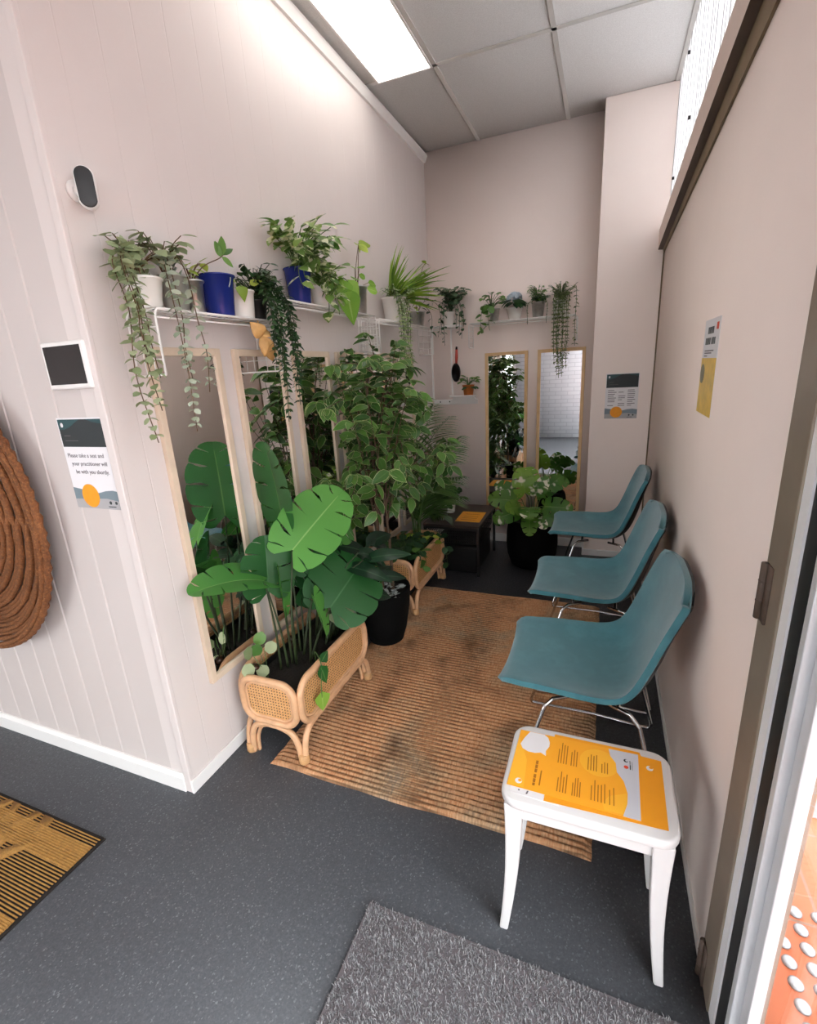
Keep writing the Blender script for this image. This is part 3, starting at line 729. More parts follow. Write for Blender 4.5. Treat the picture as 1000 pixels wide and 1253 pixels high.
def mirror_back(x0, w, label):
    y = YB-.001; f = .024; z0, z1 = .284, 1.547; o = thing('mirror', label, 'mirror', (x0+w/2, y, z0), 'honey framed mirrors on the back wall')
    one('frame', M['pine'], lambda m: [box(m, a, b, y-.018, y, c, e) for a, b, c, e in ((x0, x0+f, z0, z1), (x0+w-f, x0+w, z0, z1), (x0+f, x0+w-f, z0, z0+f), (x0+f, x0+w-f, z1-f, z1))], o, smooth=False, bevel=.002)
    one('mirror_glass', M['mirror'], lambda m: box(m, x0+f-.002, x0+w-f+.002, y-.010, y, z0+f-.002, z1-f+.002), o, smooth=False)
mirror_back(-.892, .330, 'honey wood framed mirror on the back wall, beside the little ledge and hairbrush')
mirror_back(-.490, .340, 'honey wood framed mirror on the back wall, notice side, under the trailing strings')

# security camera
def camera_thing():
    c = V((XL+.02, 1.040, 1.952)); o = thing('security_camera', 'small white security camera with black face high on the wall corner', 'camera', tuple(c))
    mb = MB(); tube(mb, [(XL-.0005, 1.045, 1.955), (XL+.006, 1.045, 1.955)], .026, 18); tube(mb, [(XL+.004, 1.045, 1.955), (XL+.028, 1.046, 1.952)], .012, 12); mb.build('mount', M['white'], o)
    ax = V((.72, -.66, -.12)).normalized(); s = V((0, 0, 1)).cross(ax).normalized(); u = ax.cross(s); ctr = V((XL+.052, 1.040, 1.948))
    def cap(mb, a, b, r0, r1, h, seg=24):
        vs = []; n = 5
        prof = [(a, r0*.8), (a+(b-a)*.08, r0*.95), (a+(b-a)*.25, r0), (a+(b-a)*.8, r1), (b, r1*.93)]
        for q, r in prof:
            for k in range(seg):
                t = 2*PI*k/seg; vs.append(ctr+ax*q+s*(r*math.cos(t))+u*(r*math.sin(t)+(h if math.sin(t) >= 0 else -h)*(r/r1)))
        fs = [(i*seg+k, i*seg+(k+1) % seg, (i+1)*seg+(k+1) % seg, (i+1)*seg+k) for i in range(4) for k in range(seg)]+[tuple(range(seg-1, -1, -1)), tuple(range(4*seg, 5*seg))]
        mb.add(vs, fs)
    mb = MB(); cap(mb, -.030, .040, .020, .0235, .026); mb.build('body', M['white'], o)
    mb = MB(); cap(mb, .0385, .0425, .0205, .0205, .0245); mb.build('lens_face', M['blackplastic'], o)
camera_thing()
# wall tablet
def tablet():
    y = YC; o = thing('wall_tablet', 'white framed square control panel with black screen above the notice', 'control panel', (-1.445, y, 1.52))
    prism_y = lambda m, x0, x1, z0, z1, a, b: box(m, x0, x1, a, b, z0, z1)
    one('case', M['white'], lambda m: box(m, -1.535, -1.353, y-.020, y+.003, 1.453, 1.585), o, smooth=False, bevel=.006, bseg=3)
    one('screen', M['screen'], lambda m: box(m, -1.523, -1.368, y-.0212, y-.019, 1.467, 1.573), o, smooth=False)
tablet()
def notice(o_name, label, x0, x1, z0, z1, y, lines, mirrored=False):
    o = thing(o_name, label, 'notice', ((x0+x1)/2, y, z0)); w = x1-x0; h = z1-z0; yb = y-.0012
    P = lambda m, poly, d: prism(m, [(x0+w*u, z0+h*v) for u, v in poly], 'y', yb-.0004*d, yb-.0004*d+.0003)
    one('sheet', M['paper'], lambda m: box(m, x0, x1, yb, y+.003, z0, z1), o, smooth=False)
    one('header', M['ink'], lambda m: P(m, [(.02, .69), (.98, .69), (.98, .985), (.02, .985)], 1), o, smooth=False)
    one('header_wave', M['ink_teal'], lambda m: (P(m, [(.02, .88), (.12, .875), (.25, .90), (.38, .945), (.5, .985), (.02, .985)], 2), P(m, [(.62, .985), (.75, .955), (.98, .93), (.98, .985)], 2)), o, smooth=False)
    one('header_logo', M['paper'], lambda m: P(m, circ(.10, .925, .028, 16, 1, .9), 3), o, smooth=False)
    one('header_line', M['ink_grey'], lambda m: (P(m, [(.10, .808), (.24, .808), (.24, .814), (.10, .814)], 3), P(m, [(.10, .755), (.38, .755), (.38, .760), (.10, .760)], 3)), o, smooth=False)
    lines(o, x0, z0, w, h, yb)
    one('footer_band', M['slate'], lambda m: P(m, [(.0, .0), (1, .0), (1, .20), (.85, .215), (.7, .205), (.55, .18), (.2, .215), (.0, .235)], 1), o, smooth=False)
    one('footer_pale', M['slate_pale'], lambda m: P(m, [(.0, .0), (1, .0), (1, .09), (.7, .12), (.3, .11), (.0, .10)], 2), o, smooth=False)
    one('orange_spot', M['orange_ink'], lambda m: P(m, circ(.36, .145, .185, 28, 1, .72*w/h*1.37), 3), o, smooth=False)
    one('footer_logo', M['ink'], lambda m: (P(m, circ(.76, .075, .028, 14, 1, .7), 3), P(m, circ(.88, .075, .026, 14, 1, .7), 3), P(m, [(.70, .025), (.86, .025), (.86, .035), (.70, .035)], 3)), o, smooth=False)
def lines_a(o, x0, z0, w, h, yb):
    for i, (s, u) in enumerate((('Please take a seat and', .06), ('your practitioner will', .11), ('be with you shortly.', .16))):
        text('message', s, .0185, (x0+w*u, yb-.0006, z0+h*(.575-.09*i)), (1, 0, 0), (0, 0, 1), M['ink_grey'], o)
def lines_b(o, x0, z0, w, h, yb):
    mb = MB()
    for i in range(9):
        z = z0+h*(.63-.042*i)
        for a, b in ((.08, uni(.25, .34)), (.40, uni(.52, .62)), (.68, uni(.80, .92))):
            if rnd() < .85: box(mb, x0+w*a, x0+w*b, yb-.0006, yb-.0001, z-.0022, z+.0022)
    mb.build('small_print', M['ink_grey'], o, smooth=False)
notice('wall_notice', 'paper notice with dark header and orange spot below the wall control panel', -1.575, -1.367, 1.085, 1.370, YC, lines_a)
notice('wall_notice', 'paper notice with dark header and orange spot on the back wall pillar beyond the chairs', -.002, .208, 1.046, 1.352, YC2, lines_b)
# yellow poster on the right wall
def poster():
    x = XR; y0, y1, z0, z1 = 1.700, 1.942, 1.262, 1.552; o = thing('wall_poster', 'yellow and white poster taped on the beige wall above the chairs', 'poster', (x, 1.82, z0))
    w = y1-y0; h = z1-z0
    B = lambda m, u0, u1, v0, v1, d: box(m, x-.0012-.0004*d, x-.0008-.0004*d, y1-w*u1, y1-w*u0, z0+h*v0, z0+h*v1)   # u from the far edge
    one('sheet', M['paper'], lambda m: box(m, x-.0012, x+.002, y0, y1, z0, z1), o, smooth=False)
    one('photo', M['yellow_photo'], lambda m: B(m, 0, 1, 0, .60, 1), o, smooth=False)
    one('photo_shape', M['olive'], lambda m: [prism(m, [(y1-w*u, z0+h*v) for u, v in circ(a, b, r, 18, 1, .7)], 'x', x-.0022, x-.0017) for a, b, r in ((.16, .43, .15),)], o, smooth=False)
    one('heading', M['ink'], lambda m: [B(m, a, b, .85, .92, 1) for a, b in ((.26, .34), (.36, .44), (.46, .54), (.56, .64))], o, smooth=False)
    one('heading', M['ink'], lambda m: [B(m, a, b, .74, .81, 1) for a, b in ((.14, .21), (.23, .30), (.32, .39), (.41, .48), (.54, .61), (.63, .70), (.72, .79))], o, smooth=False)
    one('small_print', M['ink_grey'], lambda m: [B(m, a, b, c, c+.012, 1) for a, b, c in ((.15, .75, .67), (.15, .62, .645), (.15, .35, .615))], o, smooth=False)
    one('red_mark', M['red_ink'], lambda m: B(m, .80, .92, .88, .95, 1), o, smooth=False)
poster()
# round woven tray
def woven():
    cx, cz, R = -2.232, 1.048, .545; o = thing('woven_tray', 'big round brown woven seagrass tray hung on the white boards', 'wall basket', (cx, YC, cz))
    mb = MB(); pts = []; turns = 33; seg = 72
    for i in range(turns*seg+1):
        r = .012+(R-.02)*i/(turns*seg); a = 2*PI*i/seg; q = r/R
        dep = .021+.045*q**3+.010*math.sin(q*13)+.006*(i//seg % 3)
        pts.append((cx+r*math.cos(a), YC-dep, cz+r*1.0*math.sin(a)))
    tube(mb, pts, [.0098*(1+.14*math.sin(i*1.9)) for i in range(len(pts))], 6); mb.build('coil', M['basket'], o)
    mb = MB(); tube(mb, [(cx+R*math.cos(2*PI*k/240), YC-.066+.003*math.sin(k*2.1), cz+R*math.sin(2*PI*k/240)) for k in range(240)], [.0125*(1+.10*math.sin(k*2.1)) for k in range(240)], 8, True); mb.build('rim', M['basket'], o)
woven()
# little ledge in the back corner, hairbrush, terracotta pot
lg = thing('wall_ledge', 'small white wall ledge with perforated rail in the back corner', 'ledge', (-1.10, YB, 1.20))
one('rail', M['white'], lambda m: box(m, -1.325, -.955, YB-.012, YB, 1.165, 1.205), lg, smooth=False, bevel=.002)
one('tray', M['white'], lambda m: (box(m, -1.16, -.965, YB-.115, YB-.012, 1.229, 1.235), box(m, -1.16, -.965, YB-.020, YB-.010, 1.17, 1.235), tube(m, [(-1.16, YB-.115, 1.236), (-.965, YB-.115, 1.236), (-.958, YB-.105, 1.22), (-.958, YB-.012, 1.19)], .004, 8)), lg, smooth=False)
one('hole', M['blackplastic'], lambda m: [tube(m, [(x, YB-.0125, 1.187), (x, YB-.010, 1.187)], .0055, 10) for x in (-1.27, -1.19, -1.0)], lg)
hb = thing('hairbrush', 'black oval paddle brush with coral handle hanging on the back wall', 'brush', (-1.12, YB-.02, 1.34))
def oval(m):
    vs = []; n = 24
    for yy, s in ((-.012, .85), (-.008, 1), (.004, 1), (.010, .8)):
        vs += [(-1.125+.036*s*math.cos(2*PI*k/n), YB-.026+yy, 1.415+.072*s*math.sin(2*PI*k/n)) for k in range(n)]
    m.add(vs, [(i*n+k, i*n+(k+1) % n, (i+1)*n+(k+1) % n, (i+1)*n+k) for i in range(3) for k in range(n)]+[tuple(range(n)), tuple(range(4*n-1, 3*n-1, -1))])
one('paddle', M['blackplastic'], oval, hb)
one('handle', M['redhandle'], lambda m: tube(m, [(-1.122, YB-.024, 1.485), (-1.119, YB-.024, 1.53), (-1.117, YB-.024, 1.59)], [.009, .012, .009], 10), hb)
one('handle_tip', M['blackplastic'], lambda m: tube(m, [(-1.117, YB-.024, 1.588), (-1.116, YB-.024, 1.612)], [.009, .007], 10), hb)
one('hook', M['white_wire'], lambda m: tube(m, [(-1.116, YB, 1.617), (-1.116, YB-.028, 1.617), (-1.116, YB-.030, 1.622)], .0025, 6), hb)
# thin white trims in the back corner
struct(one('trim_9', M['white'], lambda m: box(m, -1.172, -1.160, YB-.006, YB, 1.24, 1.755), smooth=False))
struct(one('trim_10', M['white'], lambda m: box(m, XL, XL+.012, YB-.008, YB, 1.20, 1.76), smooth=False))

# ================================================================== WIRE SHELVES
def wire_shelf(label, a0, a1, depth, z, wall='left', ends=(1, 1), drop=.185):
    """top grid with its ends bent down; runs along the wall from a0 to a1"""
    P = (lambda a, q, zz: (XL+q, a, zz)) if wall == 'left' else (lambda a, q, zz: (a, YB-q, zz))
    o = thing('wire_shelf', label, 'shelf', P((a0+a1)/2, 0, z), 'white wire shelves above the mirrors')
    r = .0022; mb = MB()
    n = max(4, int((a1-a0)/.028))
    for i in range(n+1):
        a = a0+.012+(a1-a0-.024)*i/n; tube(mb, [P(a, .003, z), P(a, depth, z)], .0015, 5)
    for q in (.004, depth*.34, depth*.67): tube(mb, [P(a0+.012, q, z-.003), P(a1-.012, q, z-.003)], r, 6)
    mb.build('deck', M['white_wire'], o)
    mb = MB(); tube(mb, [P(a0+.012, depth, z), P(a1-.012, depth, z)], .0042, 8); tube(mb, [P(a0+.004, depth, z-.024), P(a1-.004, depth, z-.024)], .0026, 8)
    mb.build('front_rail', M['white_wire'], o)
    for e, aa, s in ((ends[0], a0, 1), (ends[1], a1, -1)):
        if not e: continue
        mb = MB()
        for k, q in enumerate((.006, depth*.36, depth*.68, depth)):
            rr = .0036 if k in (0, 3) else .0018
            tube(mb, [P(aa+s*.03, q, z), P(aa+s*.012, q, z-.001), P(aa+s*.003, q, z-.009), P(aa, q, z-.02), P(aa, q, z-drop)], rr, 6)
        for j in range(4): zz = z-drop+(drop-.05)*j/3; tube(mb, [P(aa, .006, zz), P(aa, depth, zz)], .0018 if j else .0034, 6)
        mb.build('end_panel', M['white_wire'], o)
    return o
S1, S2, S3, S4, S5 = 1.664, 1.752, 1.742, 1.762, 1.762
wire_shelf('white wire shelf over the first two mirrors, holding eucalyptus and a blue bucket', 1.118, 1.70, .118, S1)
wire_shelf('white wire shelf over the third and fourth mirrors, holding pothos', 1.735, 2.62, .118, S2)
wire_shelf('white wire shelf over the fifth mirror, holding the spiky fern', 2.66, 3.60, .118, S3)
wire_shelf('white wire shelf on the back wall above the two honey framed mirrors', -.985, -.215, .135, S4, 'back', drop=.17)
wire_shelf('short white wire shelf in the back corner under the round-leaved plant', -1.315, -1.045, .125, S5, 'back', (0, 0))

# ================================================================== POTS
def pot_prof(r, h, taper=.78, lip=.004, wall=.004):
    rb = r*taper
    return [(.001, 0), (rb*.96, 0), (rb, .004), (r-.001, h-.008), (r+lip*.6, h-.007), (r+lip, h-.003), (r+lip*.6, h), (r-wall, h), (r-wall-.002, h-.012), (rb*.9, .02), (.001, .02)]
def potted(name, label, cat, c, r, h, mat, group=None, taper=.78, potname='pot', soil=True, handle=False):
    o = thing(name, label, cat, c, group)
    p = one(potname, M[mat], lambda m: lathe(m, pot_prof(r, h, taper), (0, 0, 0)), o, world=False)
    if soil: one('soil', M['soil'], lambda m: lathe(m, [(.001, h*.55), (r*.80, h*.55), (r*.86, h-.016), (.001, h-.012)], (0, 0, 0), 18), o, world=False)
    if handle:
        one('rim_band', M[mat], lambda m: tube(m, [((r+.002)*math.cos(2*PI*k/32), (r+.002)*math.sin(2*PI*k/32), h-.003) for k in range(32)], .0035, 6, True), p, world=False)
        one('handle', M['tin'], lambda m: tube(m, [((r+.004)*math.cos(a), (r+.004)*math.sin(a)*.5-(r+.004)*.6*abs(math.sin(a)), h-.012-.055*math.sin(a)) for a in [PI*k/16 for k in range(17)]], .0018, 6), p, world=False)
    return o
class Plant:
    def __init__(s, o): s.o = o; s.s = MB(); s.l = {}
    def L(s, mat): return s.l.setdefault(mat, MB())
    def done(s, stem='stem_green', names=None):
        if s.s.v: s.s.build('stems', M[stem], s.o)
        for k, mb in s.l.items(): mb.build((names or {}).get(k, 'foliage'), M[k], s.o)
fx = XL+.122           # plane just in front of the left shelves
zb = .0035             # shelf wire thickness

# ---- shelf 1
o = potted('eucalyptus_plant', 'trailing grey-green eucalyptus in a white pot at the wall-corner end of the shelf', 'potted plant', (XL+.060, 1.150, S1+zb), .053, .085, 'white_pot')
p = Plant(o); b = V((XL+.060, 1.150, S1+.085))
for end, z1, n in (((1.010, 0), 1.292, 1), ((1.035, .01), 1.38, 1), ((1.06, 0), 1.47, 1), ((1.02, .02), 1.52, 1)):
    y, dx = end; q = b+V((uni(-.02, .02), uni(-.02, .02), 0))
    vine(p.s, p.L('eucalyptus'), [q, q+V((.02, (y-q.y)*.4, .06+uni(0, .03))), (fx-.01+dx, y+.01, S1+.11), (fx+.025+dx, y, S1-.02), (fx+.03+dx+uni(-.01, .01), y+uni(-.02, .02), (S1+z1)/2), (fx+.03+dx, y+.005, z1)], .021, .038, .032, 'round', taper=.3)
bush(p.s, p.L('eucalyptus'), b+V((0, -.01, .01)), 15, .085, .10, .038, .035, 'round', k=2)
p.done('stem_brown')
o = potted('eucalyptus_plant', 'pale eucalyptus in a grey pot beside the white pot, trailing over the first mirror', 'potted plant', (XL+.062, 1.262, S1+zb), .045, .105, 'grey_pot')
p = Plant(o); b = V((XL+.062, 1.262, S1+.105))
for y, z1 in ((1.165, 1.305), (1.185, 1.45), (1.245, 1.42)):
    q = b+V((uni(-.02, .02), uni(-.02, .02), 0))
    vine(p.s, p.L('eucalyptus_pale'), [q, q+V((.035, (y-q.y)*.5, .05)), (fx+.01, y+.01, S1+.09), (fx+.03, y, S1-.03), (fx+.03, y+uni(-.015, .015), (S1+z1)/2), (fx+.03, y, z1)], .025, .034, .026, 'round', taper=.3)
bush(p.s, p.L('eucalyptus'), b+V((0, -.03, 0)), 15, .07, .12, .042, .038, 'round', k=2)
p.done('stem_brown')
o = potted('pepper_plant', 'small shiny tin pot with yellow-green leaves beside the cobalt bucket', 'potted plant', (XL+.052, 1.348, S1+zb), .037, .105, 'tin', taper=.85)
p = Plant(o); b = V((XL+.052, 1.348, S1+.10))
bush(p.s, p.L('yellowgreen'), b, 9, .05, .07, .045, .03, 'ovate', k=1)
P_ = smooth([b, b+V((.03, .03, .05)), b+V((.04, .10, .085)), b+V((.04, .125, .10))], 5); tube(p.s, P_, .0018, 5)
for q, dd, l in ((P_[-1], (0, .1, 1), .065), (P_[-1], (.2, .7, .5), .055), (P_[-3], (.3, .6, -.5), .05), (P_[-4], (0, -.4, .9), .05), (P_[-2], (.1, -.5, .7), .05)): leaf(p.L('green'), q, dd, (.5, -.6, .4), l, l*.42, 'ovate', .1, .2)
p.done('stem_brown')
o = potted('bucket', 'cobalt blue metal bucket on the shelf over the first two mirrors', 'bucket', (XL+.069, 1.447, S1+zb), .059, .132, 'blue', handle=True, taper=.8, potname='pail')
o = potted('caladium_plant', 'small white ceramic pot with one yellow leaf beside the cobalt bucket', 'potted plant', (XL+.066, 1.565, S1+zb), .050, .098, 'white_pot', taper=.85)
p = Plant(o); b = V((XL+.066, 1.565, S1+.095))
for dd, dr, l in ((V((.05, -.05, .01)), (.5, -.5, -.6), .075), (V((.02, -.04, .03)), (.3, -.9, .2), .05), (V((.03, .03, .03)), (.5, .6, .3), .05)):
    tube(p.s, [b, b+dd*.6+V((0, 0, .02)), b+dd], .0016, 5); leaf(p.L('yellowgreen'), b+dd, dr, (.6, -.6, .4), l, l*.6, 'heart', .2, .15)
p.done()
o = potted('trailing_vine', 'dark green small-leaved vine hanging far down beside the tan bow', 'potted plant', (XL+.062, 1.655, S1+zb), .042, .075, 'blackplastic')
p = Plant(o); b = V((XL+.062, 1.655, S1+.07))
for y, z1, dx in ((1.66, 1.28, 0), (1.70, 1.34, .02), (1.72, 1.40, .01), (1.64, 1.42, .02), (1.68, 1.47, .0), (1.62, 1.50, .01), (1.74, 1.50, .015), (1.60, 1.58, .02), (1.70, 1.56, .03)):
    q = b+V((uni(-.02, .02), uni(-.03, .03), 0))
    vine(p.s, p.L('dark_vine'), [q, q+V((.03, (y-q.y)*.5, .07+uni(0, .04))), (fx+.02+dx, y, S1+.06), (fx+.03+dx, y, S1-.06), (fx+.03+dx, y+uni(-.03, .03), (S1+z1)/2), (fx+.03+dx, y+uni(-.02, .02), z1)], .014, .036, .017, 'ovate', taper=.2)
bush(p.s, p.L('dark_vine'), b, 34, .12, .13, .04, .019, 'ovate', k=3)
p.done('stem_dark')
# tan leather bow hanging under the shelf
o = thing('leather_bow', 'tan leather bow hanging from the wire shelf in front of the second mirror', 'ornament', (fx, 1.60, 1.60))
mb = MB()
for d_, L_, W_ in (((.1, .35, -.75), .115, .05), ((.05, -.45, .35), .065, .055), ((.1, .5, .4), .05, .045), ((.2, -.2, -.9), .075, .035)): leaf(mb, (fx+.012, 1.575, 1.605), d_, (.7, -.7, .1), L_, W_, 'ovate', .35, .5, 6)
bo = mb.build('bow', M['tan'], o); so = bo.modifiers.new('thick', 'SOLIDIFY'); so.thickness = .003
one('cord', M['tan'], lambda m: tube(m, [(fx+.002, 1.572, S1-.004), (fx+.010, 1.575, 1.605)], .002, 6), o)

# ---- shelf 2
o = potted('pothos_plant', 'marbled pothos spilling out of a leaning cobalt blue bucket', 'potted plant', (XL+.064, 1.965, S2+zb), .058, .145, 'blue', handle=False, taper=.8, potname='pail')
p = Plant(o); b = V((XL+.064, 1.965, S2+.14))
bush(p.s, p.L('pothos'), b, 60, .20, .17, .075, .048, 'ovate', k=2, up=.6)
for y, z1 in ((2.05, 1.78), (2.10, 1.76), (2.17, 1.84), (2.14, 1.80), (1.84, 1.80), (1.88, 1.84), (2.12, 1.72)):
    vine(p.s, p.L('pothos'), [b, b+V((.05, (y-b.y)*.4, .06)), (fx+.03, y, S2+.10), (fx+.04, y+.01, z1)], .030, .070, .05, 'ovate', pair=False, taper=.1)
p.done()
o = potted('pothos_plant', 'marbled trailing plant in a square-shouldered white pot beside the blue bucket', 'potted plant', (XL+.066, 2.16, S2+zb), .052, .10, 'white_pot', taper=.9)
p = Plant(o); b = V((XL+.066, 2.16, S2+.095))
bush(p.s, p.L('pothos'), b, 26, .11, .11, .072, .05, 'ovate', k=2)
vine(p.s, p.L('pothos'), [b, (fx, 2.10, S2+.11), (fx+.03, 2.06, S2+.02), (fx+.03, 2.05, S2-.04)], .04, .065, .05, 'ovate', pair=False, taper=0)
p.done()
o = potted('philodendron', 'bright green heart-leaved plant drooping over the wire shelf edge', 'potted plant', (XL+.064, 2.305, S2+zb), .042, .075, 'white_pot')
p = Plant(o); b = V((XL+.064, 2.305, S2+.07))
for e, dr, l in (((.085, -.06, .01), (.15, .05, -1), .155), ((.06, -.05, .06), (.3, -.3, -.8), .12), ((.05, .03, .07), (.4, .2, -.9), .11), ((.04, -.10, .05), (.3, -.4, -.6), .08), ((.03, .06, .05), (.3, .5, -.5), .09), ((.07, .0, .03), (.3, 0, -1), .10)):
    e = V(e); tube(p.s, smooth([b, b+e*.5+V((0, 0, .05)), b+e], 4), .0022, 5); leaf(p.L('heart'), b+e, dr, (.75, -.6, .2), l, l*.82, 'heart', .05, .12, 8)
bush(p.s, p.L('heart'), b, 12, .06, .08, .06, .045, 'heart', k=1)
p.done()
o = potted('money_plant', 'galvanised tin pot with one tall stem of round leaves at the shelf end', 'potted plant', (XL+.064, 2.515, S2+zb), .056, .14, 'tin', taper=.85)
p = Plant(o); b = V((XL+.064, 2.515, S2+.135))
for q, hh in ((.0, .22), (.012, .21)): tube(p.s, smooth([b+V((q, 0, 0)), b+V((.01+q, .0, hh*.5)), b+V((.02, .03, hh))], 4), .0018, 5)
t_ = b+V((.02, .03, .215))
for dd, l in (((.3, .6, .1), .085), ((.5, .1, -.4), .065), ((.2, -.7, -.1), .06), ((-.1, .5, -.5), .05)): leaf(p.L('yellowgreen'), t_, dd, (.5, -.6, .6), l, l*.75, 'ovate', .1, .1)
for e, l in (((.03, -.05, .04), .06), ((.05, .03, -.0), .065), ((.04, -.02, .10), .05), ((.05, .05, .03), .055), ((.02, .01, .07), .04), ((.03, -.06, .09), .04)):
    e = V(e); tube(p.s, [b, b+e], .0016, 4); leaf(p.L('heart'), b+e, V((e.x, e.y*2, -.02)), (.5, -.7, .5), l, l*.85, 'round', .05, .1)
p.done('stem_brown')

# ---- shelf 3
o = potted('fern', 'spiky bright fern above a pale trailing curtain in a big white pot', 'potted plant', (XL+.088, 2.965, S3+zb), .074, .14, 'white_pot')
p = Plant(o); b = V((XL+.088, 2.965, S3+.13))
for i in range(90):
    d_ = rdir(); h = uni(.05, .24); e = b+V((abs(d_.x)*.12, d_.y*.24+.10, h)); l = (e-b).length
    leaf(p.L('fern'), b+V((d_.x*.02, d_.y*.03, 0)), safe(b, e-b, l), V((-.45, d_.y-.5, .4)), l*1.15, .019, 'lance', uni(.1, .5), .2, 7)
for y in (2.86, 2.89, 2.92, 2.95, 2.98, 3.01, 2.90, 2.96):
    z1 = uni(1.36, 1.52)
    vine(p.s, p.L('palefern'), [b+V((0, (y-b.y)*.5, 0)), b+V((.04, (y-b.y)*.8, .06)), (fx+.03+uni(0, .03), y, S3+.08), (fx+.045, y+.01, S3-.08), (fx+.045+uni(-.02, .02), y+uni(0, .06), z1)], .015, .028, .014, 'ovate', taper=.2)
bush(p.s, p.L('palefern'), b+V((.02, -.02, -.01)), 50, .15, .08, .03, .014, 'ovate', k=3)
p.done()
o = potted('creeper', 'small tin bucket with a curling brown creeper stem on the wire shelf', 'potted plant', (XL+.066, 3.43, S3+zb), .056, .10, 'tin', taper=.8)
p = Plant(o); b = V((XL+.066, 3.43, S3+.095))
for path in ([(0, 0, 0), (.03, -.10, .06), (.05, -.20, .03)], [(0, 0, 0), (.05, .05, .08), (.10, .16, .06), (.11, .20, -.04), (.10, .16, -.16)], [(0, 0, 0), (.04, .0, .05), (.09, .05, -.02), (.09, .02, -.17)], [(0, 0, 0), (.0, .06, .20), (.02, .14, .33), (.03, .22, .34)]):
    vine(p.s, p.L('dark_vine' if path[-1][2] < 0 else 'yellowgreen'), [b+V(q) for q in path], .05, .055, .028, 'ovate', pair=False, taper=.1)
p.done('stem_brown')
# ---- corner shelf
o = potted('round_leaf_plant', 'dark round-leaved plant trailing in front of the back corner boards', 'potted plant', (-1.165, YB-.066, S5+zb), .050, .10, 'white_pot')
p = Plant(o); b = V((-1.165, YB-.066, S5+.095))
bush(p.s, p.L('roundleaf'), b+V((.03, -.02, .0)), 40, .115, .19, .048, .046, 'round', k=2)
for x, z1 in ((-1.03, 1.66), (-1.05, 1.69), (-1.075, 1.74), (-1.17, 1.62), (-1.19, 1.70), (-1.02, 1.78)):
    vine(p.s, p.L('roundleaf'), [b, b+V(((x-b.x)*.6, -.06, .09)), (x, YB-.16, S5+.08), (x, YB-.165, S5-.02), (x+uni(-.01, .01), YB-.16, z1)], .032, .042, .040, 'round', pair=False, taper=.35)
p.done('stem_dark')
# ---- shelf 4 (back wall)
yb4 = YB-.070; fy = YB-.145
o = potted('peperomia', 'tin pot of round green leaves spilling over the ledge-side end of the back shelf', 'potted plant', (-.805, yb4, S4+zb), .040, .090, 'tin')
p = Plant(o); b = V((-.805, yb4, S4+.085))
bush(p.s, p.L('green'), b+V((-.02, -.01, 0)), 16, .07, .11, .05, .045, 'round', k=1)
vine(p.s, p.L('green'), [b, b+V((-.06, -.05, .04)), (-.89, fy, S4+.02), (-.88, fy-.01, S4-.08)], .026, .055, .048, 'round', pair=False, taper=0)
vine(p.s, p.L('green'), [b, b+V((-.03, -.06, .02)), (-.83, fy, S4-.02), (-.82, fy-.01, S4-.06)], .035, .055, .048, 'round', pair=False, taper=0)
p.done()
o = potted('hydrangea', 'pale blue hydrangea with dark leaves in a white pot on the back shelf', 'potted plant', (-.655, yb4, S4+zb), .058, .085, 'white_pot', taper=.7)
p = Plant(o); b = V((-.655, yb4, S4+.08))
for i in range(130):
    d_ = V((random.gauss(0, 1), random.gauss(0, 1), abs(random.gauss(0, 1)))).normalized(); q = b+V((0, -.01, .065))+V((d_.x*.055, d_.y*.045, d_.z*.045)); leaf(p.L('hydrangea'), q, d_.cross(V((rnd(), rnd(), rnd()))), d_, .024, .022, 'round', 0, .1, 3)
for i in range(26): d_ = rdir(uni(-.4, .3)); leaf(p.L('dark_vine'), b+V((d_.x*.03, d_.y*.03, .03+.03*rnd())), safe(b, d_, .09), (0, -.3, 1), uni(.06, .09), .045, 'ovate', .3, .2)
p.done()
o = potted('tin_herb', 'upright leafy sprigs in the tin pot in the middle of the back shelf', 'potted plant', (-.487, yb4, S4+zb), .047, .105, 'tin')
p = Plant(o); b = V((-.487, yb4, S4+.10))
bush(p.s, p.L('green'), b, 26, .07, .12, .03, .016, 'ovate', k=4)
bush(p.s, p.L('dark_vine'), b, 18, .06, .05, .04, .024, 'ovate', k=2)
for x in (-.55, -.42): vine(p.s, p.L('stringleaf'), [b, (x, fy+.02, S4+.10), (x, fy, S4-.04)], .018, .02, .012, 'ovate')
p.done()
o = potted('string_plant', 'olive trailing string plant hanging over the notice-side back mirror', 'potted plant', (-.330, yb4, S4+zb), .056, .10, 'white_pot')
p = Plant(o); b = V((-.330, yb4, S4+.095))
bush(p.s, p.L('stringleaf'), b, 50, .10, .12, .028, .016, 'ovate', k=3)
for x, z1 in ((-.37, 1.43), (-.355, 1.36), (-.34, 1.42), (-.325, 1.34), (-.31, 1.40), (-.30, 1.48), (-.285, 1.46), (-.275, 1.52), (-.36, 1.52), (-.335, 1.50), (-.315, 1.55)):
    vine(p.s, p.L('stringleaf'), [b+V((uni(-.03, .03), 0, 0)), (x, b.y-.03, S4+.15), (x, fy, S4+.06), (x+uni(-.01, .01), fy-.01, S4-.15), (x+uni(-.02, .02), fy-.008, z1)], .017, .024, .012, 'ovate', taper=.1)
vine(p.s, p.L('stringleaf'), [b, (-.27, b.y, S4+.16), (-.235, fy+.03, S4+.19), (-.222, fy, S4+.12), (-.226, fy-.005, S4-.08), (-.222, fy, 1.555)], .022, .028, .012, 'ovate', taper=.1)
p.done()
